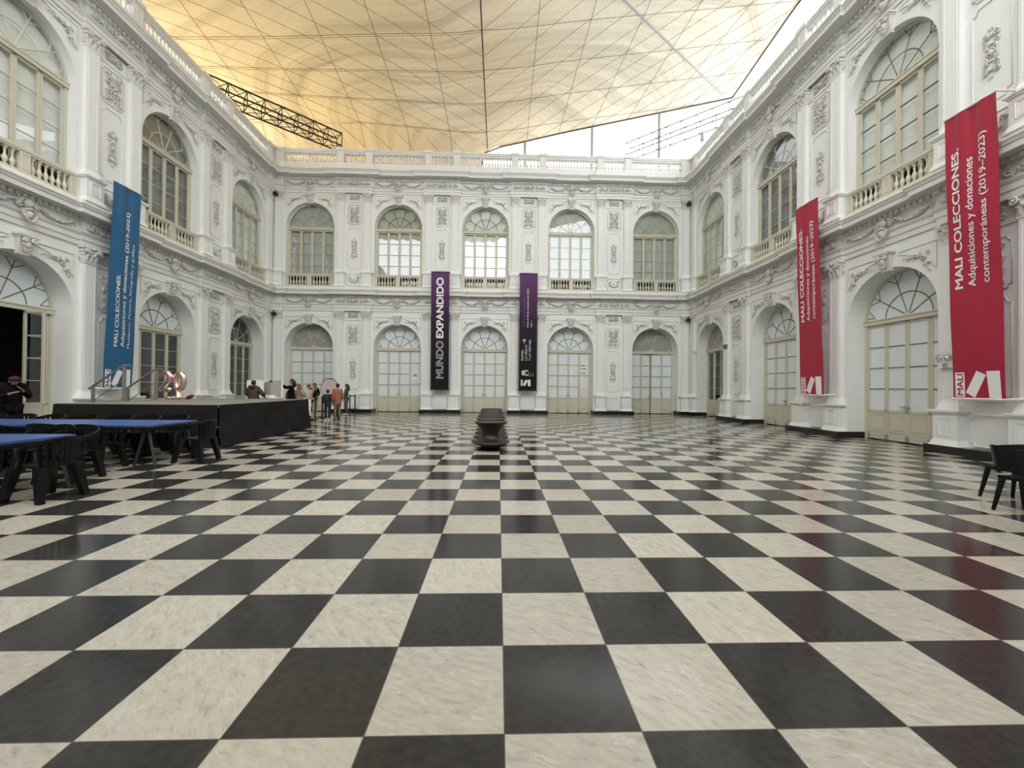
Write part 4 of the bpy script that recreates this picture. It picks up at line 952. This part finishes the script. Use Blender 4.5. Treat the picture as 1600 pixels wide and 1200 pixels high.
CH = [(-10.12, 7.3, 0, 'behind the far blue tables, first from the left'), (-9.52, 7.3, 0.05, 'behind the far blue tables, second from the left'), (-8.9, 7.3, 0, 'behind the far blue tables, third from the left'),
      (-8.2, 7.3, 0, 'against the stage behind the far blue tables, fourth from the left'), (-7.45, 7.3, 0, 'against the stage behind the far blue tables, fifth from the left'), (-6.86, 7.3, 0.0, 'against the stage behind the far blue tables, sixth from the left'), (-6.27, 7.3, 0, 'against the stage behind the far blue tables, rightmost'),
      (-7.75, 5.55, pi, 'before the far blue tables, left of three'), (-6.95, 5.62, pi+.1, 'before the far blue tables, middle of three'), (-6.12, 5.55, pi, 'before the far blue tables, right of three'),
      (-5.02, 6.35, -pi/2, 'facing the right end of the far blue table'), (-6.35, 4.95, 0, 'behind the nearest blue table, left one'), (-5.74, 4.72, .0, 'behind the nearest blue table, right one'),
      (-4.99, 3.68, -pi/2-.1, 'at the right end of the nearest blue table'), (-5.75, 2.95, pi, 'before the nearest blue table')]
# rotation: rz=0 means front (-y) faces the viewer side
for x, y, rz, lb in CH:
    lb = 'black plastic armchair ' + lb
    if cp is None: cp = monobloc(); cp['label'] = lb; o = cp
    else: o = copy_tree(cp, label=lb)
    o.location = (x, y, 0); o.rotation_euler = (0, 0, rz)
def table(cx, cy, w_, d_, lb):
    t = thing('folding_table', lb, 'table', (cx, cy, 0), group='blue trestle tables')
    put('tabletop', MB().box(-w_/2, w_/2, -d_/2, d_/2, .715, .745).mesh('tabletop', BLUE), t); put('edge_frame', MB().box(-w_/2+.02, w_/2-.02, -d_/2+.02, d_/2-.02, .68, .714).mesh('edge', TRESTLE), t)
    for sx in (1, -1):
        tr = put('trestle', MB().box(-.03, .03, -d_/2+.08, d_/2-.08, .63, .69).mesh('beam', TRESTLE), t, (sx*(w_/2-.16), 0, 0))
        for sy in (1, -1):
            for q in (1, -1):
                put('leg', MB().tube([(q*.03, sy*(d_/2-.14), .66), (q*.19, sy*(d_/2-.10), 0)], [.028, .028], 4).mesh('leg', TRESTLE), tr)
table(-6.60, 6.30, 2.40, 1.16, 'blue topped trestle table in front of the stage, right of the two far ones')
table(-9.04, 6.30, 2.40, 1.16, 'blue topped trestle table at the far left, left of the two far ones')
table(-6.55, 3.86, 2.42, 1.06, 'blue topped trestle table nearest the viewer at the left edge')
# chairs and table at right
def shell_chair(lb, x, y, rz):
    t = thing('shell_chair', lb, 'chair', (x, y, 0), rz, 'smooth black chairs at the right edge')
    put('seat', MB().box(-.22, .22, -.22, .2, .41, .45).mesh('seat', CHAIR), t)
    m = MB(); nu, nv = 18, 8
    for s_ in (0, 1):
        for j in range(nv+1):
            for i in range(nu+1):
                u = -1+2*i/nu; v = j/nv; hw = .235+.035*v; a = u*1.15
                x_ = hw*sin(a)/sin(1.15); y_ = .19+.05*v+.0 - .16*(1-cos(a))/(1-cos(1.15)); z = .38+.38*v-.03*(1-abs(u))*v
                m.v.append((x_*(1-.05*s_), y_-.022*s_, z))
    o_ = (nu+1)*(nv+1)
    for j in range(nv):
        for i in range(nu): a = j*(nu+1)+i; m.f += [(a, a+1, a+nu+2, a+nu+1), (o_+a, o_+a+nu+1, o_+a+nu+2, o_+a+1)]
    for i in range(nu): a = nv*(nu+1)+i; m.f += [(a, a+1, o_+a+1, o_+a), (i, o_+i, o_+i+1, i+1)]
    for j in range(nv): a = j*(nu+1); m.f += [(a, a+nu+1, o_+a+nu+1, o_+a), (a+nu, o_+a+nu, o_+a+2*nu+1, a+2*nu+1)]
    put('backrest', m.mesh('backrest', CHAIR, 50), t)
    for sx in (1, -1):
        for sy in (1, -1): put('leg', MB().tube([(sx*.2, sy*.18, .42), (sx*.245, sy*.245, 0)], [.032, .019], 8).mesh('leg', CHAIR, 50), t)
shell_chair('smooth black shell chair at the right edge of the photo, nearer of the two', 7.34, 2.95, -pi/2)
shell_chair('smooth black shell chair at the right edge beyond the table, farther of the two', 7.96, 3.60, 0)
t = thing('square_table', 'small black table at the right edge between the shell chairs', 'table', (8.20, 2.98, 0))
put('tabletop', MB().box(-.35, .35, -.35, .35, .71, .735).mesh('tabletop', mat('black_laminate', (.03, .03, .03), .2)), t); put('column', MB().lathe([(.04, .02), (.03, .1), (.03, .71)], 12).mesh('col', BLACKM, 40), t); put('base', MB().lathe([(.24, 0), (.24, .015), (.05, .04)], 20).mesh('base', BLACKM, 40), t)

# ------------------------------------------------------------------ spun stools
prof = [(.09, 0), (.12, .01), (.17, .05), (.27, .105), (.39, .155), (.45, .18), (.462, .195), (.452, .21), (.40, .225), (.30, .25), (.235, .285), (.205, .33), (.20, .38), (.215, .44), (.25, .51), (.31, .585), (.365, .635), (.392, .655), (.395, .667), (.383, .672), (.34, .658), (.22, .640), (.08, .632), (.01, .63)]
m = MB().lathe(prof, 48).mesh('spun', SPUN, 50); sp = None
dm = MB().lathe([(.30, .6565), (.30, .6525), (.22, .6415), (.22, .6455)], 40).mesh('ring', SPUN, 50)
NAMES = ['nearest', 'second nearest', 'third nearest', 'middle', 'third farthest', 'second farthest', 'farthest']
for i in range(7):
    lb = 'dark brown spinning top chair, %s in the row down the middle of the floor' % (NAMES[i] if i != 3 else 'fourth')
    if sp is None:
        sp = thing('spinning_chair', lb, 'chair', group='row of spinning top chairs'); put('body', m, sp); put('seat_ring', dm, sp); o = sp
    else: o = copy_tree(sp, label=lb)
    o.location = (.645-.012*i, 7.93+.93*i, 0)

# ------------------------------------------------------------------ people
def skinned(verts, edges, name, mt, root=0, sub=1):
    me = bpy.data.meshes.new(name); me.from_pydata([v[:3] for v in verts], edges, []); o = bpy.data.objects.new(name, me); COL.objects.link(o)
    md = o.modifiers.new('s', 'SKIN'); md.use_smooth_shade = True
    for i, v in enumerate(verts):
        r = v[3]; me.skin_vertices[0].data[i].radius = (r, v[4] if len(v) > 4 else r)
    me.skin_vertices[0].data[root].use_root = True
    s = o.modifiers.new('u', 'SUBSURF'); s.levels = s.render_levels = sub
    bpy.context.view_layer.update()
    m2 = bpy.data.meshes.new_from_object(o.evaluated_get(bpy.context.evaluated_depsgraph_get())); bpy.data.objects.remove(o)
    m2.materials.clear(); m2.materials.append(mt)
    for p in m2.polygons: p.use_smooth = True
    return m2
def person(lb, loc, rz, h=1.7, top=None, legs=None, shoes=None, hair=HAIR, J={}, longhair=0, coat=0, sleeves=None, puffy=1.0, hat=None, hood=False):
    k = h/1.70
    P = dict(pel=(0, 0, .93), spi=(0, 0, 1.12), che=(0, 0, 1.32), nec=(0, .005, 1.47), hb=(0, 0, 1.53), hm=(0, -.01, 1.60), ht=(0, 0, 1.655),
             shL=(-.17, 0, 1.40), elL=(-.23, .03, 1.13), wrL=(-.22, -.05, .90), shR=(.17, 0, 1.40), elR=(.23, .03, 1.13), wrR=(.22, -.05, .90),
             hiL=(-.09, 0, .88), knL=(-.10, -.01, .49), anL=(-.10, .02, .09), toL=(-.11, -.13, .035), hiR=(.09, 0, .88), knR=(.10, -.01, .49), anR=(.10, .02, .09), toR=(.11, -.13, .035))
    P.update(J)
    for a in P: P[a] = Vector(P[a])*k
    t = thing('person', lb, 'person', loc, rz)
    nm = ['pel', 'spi', 'che', 'nec', 'hb', 'hm', 'ht', 'shL', 'elL', 'wrL', 'shR', 'elR', 'wrR', 'hiL', 'knL', 'anL', 'toL', 'hiR', 'knR', 'anR', 'toR']
    rd = dict(pel=(.13, .09), spi=(.115, .085), che=(.13, .09), nec=(.05, .05), hb=(.06, .065), hm=(.075, .092), ht=(.06, .07), shL=(.05, .05), elL=(.04, .04), wrL=(.026, .026), shR=(.05, .05), elR=(.04, .04), wrR=(.026, .026),
              hiL=(.08, .08), knL=(.055, .055), anL=(.038, .038), toL=(.035, .025), hiR=(.08, .08), knR=(.055, .055), anR=(.038, .038), toR=(.035, .025))
    V = [(*P[a], rd[a][0]*k, rd[a][1]*k) for a in nm]; I = {a: i for i, a in enumerate(nm)}
    E_L = [('pel', 'spi'), ('spi', 'che'), ('che', 'nec'), ('nec', 'hb'), ('hb', 'hm'), ('hm', 'ht'), ('che', 'shL'), ('shL', 'elL'), ('elL', 'wrL'), ('che', 'shR'), ('shR', 'elR'), ('elR', 'wrR'), ('pel', 'hiL'), ('hiL', 'knL'), ('knL', 'anL'), ('anL', 'toL'), ('pel', 'hiR'), ('hiR', 'knR'), ('knR', 'anR'), ('anR', 'toR')]
    E = [(I[a], I[b]) for a, b in E_L]
    for sd_ in 'LR':
        w_ = P['wr'+sd_]; d = (w_-P['el'+sd_]).normalized(); sx = -1 if sd_ == 'L' else 1
        side = Vector((0, 1, 0)).cross(d); side = side.normalized() if side.length > .1 else Vector((1, 0, 0)); fw = d.cross(side)
        palm = w_+d*.055*k; V.append((*palm, .030*k, .018*k)); pi_ = len(V)-1; E.append((I['wr'+sd_], pi_))
        for f in range(4):
            off = fw*(.024-.016*f)*k; L_ = (.075, .085, .08, .062)[f]*k
            b = palm+off+d*.03*k; V.append((*b, .009*k)); V.append((*(b+d*L_*.5+side*sx*-.004), .008*k)); V.append((*(b+d*L_*.85-side*sx*.018*k), .007*k)); n0 = len(V); E += [(pi_, n0-3), (n0-3, n0-2), (n0-2, n0-1)]
        b = w_+d*.03*k+fw*.03*k; V.append((*b, .010*k)); V.append((*(b+d*.04*k+fw*.02*k), .008*k)); n0 = len(V); E += [(pi_, n0-2), (n0-2, n0-1)]
    put('body', skinned(V, E, 'body', SKIN), t)
    # clothing
    pf = puffy
    if top:
        c = {'pel': (.155, .115), 'spi': (.15, .11), 'che': (.155, .115), 'nec': (.062, .06), 'shL': (.072, .072), 'elL': (.058, .058), 'wrL': (.042, .042), 'shR': (.072, .072), 'elR': (.058, .058), 'wrR': (.042, .042)}
        names = ['pel', 'spi', 'che', 'nec', 'shL', 'elL', 'wrL', 'shR', 'elR', 'wrR']; vv = []
        for a in names:
            q = P[a].copy()
            if a == 'pel': q = q + Vector((0, 0, -.06*k - coat*k)) if True else q
            if a == 'nec': q = P['nec'] + (P['che']-P['nec'])*.25
            if a.startswith('wr'): q = q + (P['el'+a[2]]-q)*.12
            vv.append((*q, c[a][0]*k*pf, c[a][1]*k*pf))
        J_ = {a: i for i, a in enumerate(names)}; ee = [(J_[a], J_[b]) for a, b in (('pel', 'spi'), ('spi', 'che'), ('che', 'nec'), ('che', 'shL'), ('shL', 'elL'), ('elL', 'wrL'), ('che', 'shR'), ('shR', 'elR'), ('elR', 'wrR'))]
        put('jacket', skinned(vv, ee, 'jacket', top, 1), t)
    if legs:
        names = ['pel', 'hiL', 'knL', 'anL', 'hiR', 'knR', 'anR']; c = {'pel': .125, 'hiL': .095, 'knL': .075, 'anL': .06, 'hiR': .095, 'knR': .075, 'anR': .06}
        vv = [(*P[a], c[a]*k) for a in names]; ee = [(0, 1), (1, 2), (2, 3), (0, 4), (4, 5), (5, 6)]
        put('trousers', skinned(vv, ee, 'trousers', legs), t)
    for sd_ in 'LR':
        a, b = P['an'+sd_], P['to'+sd_]; q = MB().tube([a+Vector((0, .05*k, -.02*k)), a+Vector((0, -.02*k, -.03*k)), (a+b)/2+Vector((0, 0, -.01)), b+Vector((0, -.03*k, 0))], [.045*k, .05*k, .045*k, .03*k], 8, flat=.8); put('shoe', q.mesh('shoe', shoes or BLACKM, 50), t)
    hc = P['hm']+Vector((0, .018*k, .02*k)); q = MB().ball(tuple(hc), (.086*k, .095*k, .10*k), 14, 8)
    q.v = [(x, max(y, hc.y-.075*k) if z > hc.z+.02*k else max(y, hc.y-.02*k), z) for x, y, z in q.v]
    if longhair: q.tube([hc+Vector((0, .03*k, .02*k)), hc+Vector((0, .07*k, -.1*k)), hc+Vector((0, .09*k, -longhair*.6)), hc+Vector((0, .07*k, -longhair))], [.085*k, .095*k, .09*k, .04*k], 10)
    put('hair', q.mesh('hair', hair, 60), t)
    fy = P['hm'].y-.088*k; fz = P['hm'].z; fx = P['hm'].x
    put('eyes', MB().ball((fx-.03*k, fy+.004*k, fz+.01*k), .010*k, 6, 4).ball((fx+.03*k, fy+.004*k, fz+.01*k), .010*k, 6, 4).mesh('eyes', INK), t)
    put('nose', MB().ball((fx, fy-.006*k, fz-.012*k), (.012*k, .016*k, .022*k), 8, 5).mesh('nose', SKIN, 60), t)
    put('mouth', MB().ball((fx, fy+.004*k, fz-.045*k), (.024*k, .008*k, .007*k), 8, 4).mesh('mouth', mat('lips', (.25, .08, .07), .5)), t)
    put('ears', MB().ball((fx-.078*k, P['hm'].y+.005, fz), (.012*k, .022*k, .03*k), 6, 4).ball((fx+.078*k, P['hm'].y+.005, fz), (.012*k, .022*k, .03*k), 6, 4).mesh('ears', SKIN), t)
    if hood:
        put('hood', MB().tube([P['nec']+Vector((-.10*k, -.02*k, .0)), P['nec']+Vector((-.09*k, .08*k, .01)), P['nec']+Vector((0, .12*k, -.02*k)), P['nec']+Vector((.09*k, .08*k, .01)), P['nec']+Vector((.10*k, -.02*k, 0))], [.04*k, .055*k, .07*k, .055*k, .04*k], 8).mesh('hood', top, 60), t)
    if hat: q = MB().ball((hc.x, hc.y-.01, hc.z+.035*k), (.10*k, .11*k, .075*k), 14, 6); q.ball((hc.x, hc.y-.11*k, hc.z+.02*k), (.07*k, .08*k, .012*k), 12, 4); put('cap', q.mesh('cap', hat, 50), t)
    return t
cm = lambda n_, c: mat(n_, c, .85, noise=.18, nscale=9)
BROWN = cm('brown_jacket', (.060, .040, .022)); NAVY = cm('navy_denim', (.009, .015, .028)); CORAL = cm('coral_coat', (.30, .105, .075)); KHAKI = cm('khaki_cloth', (.16, .13, .08)); TAUPE = cm('beige_cloth', (.34, .27, .20))
BLK = mat('black_garment', (.004, .004, .005), .9, spec=.15); GREYB = cm('blue_grey_cloth', (.06, .075, .085)); WHT = cm('white_cloth', (.65, .62, .58)); REDC = cm('red_garment', (.22, .012, .03)); BRN2 = cm('dull_brown_cloth', (.07, .055, .035))
person('person in a black puffy jacket and dark cap bowing over hands at far left', (-10.44, 8.05, 0), R(60), 1.72, BLK, BLK, hat=mat('maroon_cap', (.03, .008, .010), .8), puffy=1.12,
       J=dict(hb=(0, -.10, 1.44), hm=(0, -.16, 1.49), ht=(0, -.17, 1.55), nec=(0, -.05, 1.42), elR=(.24, -.10, 1.12), wrR=(.08, -.32, 1.30), elL=(-.24, -.08, 1.12), wrL=(-.08, -.30, 1.22)))
person('person seen from behind in a hooded brown jacket, behind the stage', (-8.08, 13.35, 0), R(175), 1.64, BROWN, BLK, J=dict(elR=(.28, -.05, 1.15), wrR=(.20, -.25, 1.05), elL=(-.30, -.08, 1.18), wrL=(-.22, -.30, 1.10)), puffy=1.45, hood=True)
person('person in black with long dark hair raising both arms to take a picture', (-7.50, 14.9, 0), R(-60), 1.72, BLK, BLK, J=dict(elR=(.26, -.20, 1.36), wrR=(.10, -.42, 1.52), elL=(-.26, -.20, 1.36), wrL=(-.08, -.42, 1.52)), longhair=.25, puffy=1.2)
person('child in a red top beside the grey screen behind the stage', (-7.70, 15.2, 0), R(150), 1.46, REDC, REDC, hair=HAIRB)
person('person with brown hair in a beige coat holding food near the face', (-7.50, 15.5, 0), R(20), 1.50, TAUPE, BLK, hair=HAIRB, J=dict(elR=(.24, -.10, 1.15), wrR=(.07, -.22, 1.42), elL=(-.24, -.10, 1.15), wrL=(-.07, -.22, 1.40)), longhair=.22, puffy=1.15)
person('person in a pale beige jacket with an elbow raised beside the beige coat', (-7.17, 15.7, 0), R(80), 1.50, cm('pale_beige_cloth', (.46, .40, .32)), BLK, J=dict(elR=(.30, .10, 1.22), wrR=(.10, -.15, 1.35), elL=(-.24, -.08, 1.12)), puffy=1.1)
person('person in a black top and pale trousers standing behind the barrier posts', (-8.15, 18.4, 0), R(10), 1.58, BLK, TAUPE, shoes=WHT, longhair=.2, J=dict(wrL=(-.12, -.18, 1.0), wrR=(.12, -.18, 1.0)))
person('child in a dark blue denim outfit standing at the barrier', (-6.40, 15.72, 0), R(-150), 1.30, NAVY, NAVY, shoes=WHT, puffy=1.2)
person('small child in an olive brown top beside the child in blue', (-6.28, 16.35, 0), R(170), 1.30, BRN2, BLK)
person('person in a long coral padded coat and khaki trousers', (-6.03, 15.82, 0), R(-130), 1.56, CORAL, KHAKI, coat=.22, puffy=1.35, shoes=KHAKI)
person('person in blue grey clothes with long curly black hair', (-6.80, 18.9, 0), R(-60), 1.56, GREYB, GREYB, longhair=.32, puffy=1.05, shoes=WHT)
# photographic boards, reflector, barrier posts
t = thing('white_board', 'white panel behind the person in the brown jacket', 'panel', (-8.52, 14.2, 0)); put('panel', MB().box(-.32, .32, -.01, .01, .9, 1.66).mesh('p', PAPER), t)
for x in (-.25, .25): put('leg', MB().box(x-.015, x+.015, -.01, .01, 0, .9).mesh('l', BLACKM), t)
t = thing('grey_screen', 'large folded grey paper screen clipped at the top behind the stage', 'screen', (-8.05, 14.45, 0))
put('sheet', MB().add([(-.37, .12, .85), (0, -.05, .85), (.33, .1, .85), (-.37, .12, 1.58), (0, -.05, 1.62), (.33, .1, 1.68), (-.37, .13, .85), (0, -.04, .85), (.33, .11, .85), (-.37, .13, 1.58), (0, -.04, 1.62), (.33, .11, 1.68)], [(0, 1, 4, 3), (1, 2, 5, 4), (7, 6, 9, 10), (8, 7, 10, 11), (0, 3, 9, 6), (2, 8, 11, 5), (3, 4, 10, 9), (4, 5, 11, 10)]).mesh('s', mat('grey_paper', (.33, .32, .29), .8)), t)
put('clip', MB().box(-.05, .05, -.07, -.03, 1.60, 1.65).mesh('c', BLACKM), t); put('stand', MB().tube([(0, .02, 0), (0, .0, 1.6)], .015, 6).mesh('st', BLACKM), t); put('edge_strip', MB().box(.33, .40, .08, .10, .5, 1.66).mesh('e', PAPER), t)
t = thing('prop_table', 'low white table with small boxes behind the stage edge', 'table', (-7.95, 13.95, 0)); put('tabletop', MB().box(-.55, .55, -.2, .2, .98, 1.01).mesh('tt', PAPER), t)
for x in (-.5, .5):
    for y in (-.17, .17): put('leg', MB().box(x-.02, x+.02, y-.02, y+.02, 0, .98).mesh('l', PAPER), t)
for i, (x, lb) in enumerate(((-8.0, 'small white box on the low white table, left one'), (-7.72, 'small white box on the low white table, right one'))): tag(put('small_box', MB().box(-.09, .09, -.07, .07, 0, .09).mesh('b', PAPER), None, (x, 13.9, 1.01)), lb, 'box')
t = thing('photo_reflector', 'round pale pink photo reflector with a black rim beside the group of people', 'reflector', (-7.05, 17.5, 0), R(-12))
m = MB(); c = (0, 0, 1.33); rr_ = .46; pts = [(rr_*cos(a*pi/18), 0, 1.33+rr_*sin(a*pi/18)) for a in range(36)]
m.add([(x, -.004, z) for x, y, z in pts]+[(x, .004, z) for x, y, z in pts], [tuple(range(36)), tuple(range(71, 35, -1))]); put('fabric', m.mesh('f', mat('pale_pink_fabric', (.58, .48, .47), .7)), t)
put('rim', MB().tube(pts, .014, 6, True).mesh('rim', BLACKM, 60), t)
put('stand', MB().tube([(-.38, .05, 0), (-.38, .05, 1.82), (.16, .05, 1.80)], .012, 6).mesh('stand', BLACKM), t)
put('stand_foot', MB().box(-.58, -.18, -.12, .22, 0, .02).mesh('foot', BLACKM), t)
t = thing('white_cloth', 'narrow white cloth hanging at the right back corner of the stage', 'cloth', (-5.99, 13.15, 0)); q = MB()
for i in range(9): q.v += [(-.05+.01*sin(i), .0, .97-.075*i), (.05-.01*cos(i*1.3), .03, .97-.075*i)]
q.f += [(2*i, 2*i+1, 2*i+3, 2*i+2) for i in range(8)]; n_ = len(q.v); q.v += [(x, y+.01, z) for x, y, z in q.v]; q.f += [tuple(reversed([j+n_ for j in f])) for f in q.f[:8]]; put('sheet', q.mesh('sheet', WHT), t); put('pole', MB().tube([(-.03, .02, 0), (-.03, .02, .97)], .012, 6).mesh('pole', BLACKM), t)
bp = None
for x, y, lb in ((-7.17, 16.3, 'black belt barrier post by the stage corner, left of the near pair'), (-7.04, 16.7, 'black belt barrier post by the stage corner, right of the near pair'), (-7.12, 21.05-.75, 'black belt barrier post before the second back door, left of the far pair'), (-6.85, 20.3, 'black belt barrier post before the second back door, right of the far pair')):
    if bp is None:
        bp = thing('barrier_post', lb, 'barrier post', group='black barrier posts'); put('pole', MB().lathe([(.03, .02), (.03, .92), (.038, .93), (.038, .99), (.02, 1.0)], 12).mesh('pole', BLACKM, 40), bp); put('base', MB().lathe([(.125, 0), (.125, .012), (.04, .04)], 20).mesh('base', BLACKM, 40), bp); o = bp
    else: o = copy_tree(bp, label=lb)
    o.location = (x, y, 0)
def belt(a, b, lb):
    o = put('belt', MB().add([(a[0], a[1], .90), (b[0], b[1], .90), (b[0], b[1], .95), (a[0], a[1], .95), (a[0], a[1]+.004, .90), (b[0], b[1]+.004, .90), (b[0], b[1]+.004, .95), (a[0], a[1]+.004, .95)], [(0,1,2,3),(7,6,5,4),(0,4,5,1),(1,5,6,2),(2,6,7,3),(3,7,4,0)]).mesh('belt', BLACKM)); tag(o, lb, 'belt')
belt((-7.01, 16.68), (-6.2, 16.9), 'black belt stretched from the near barrier posts toward the children'); belt((-7.09, 20.3), (-6.88, 20.3), 'black belt joining the far pair of barrier posts')
print('objects', len(bpy.data.objects))
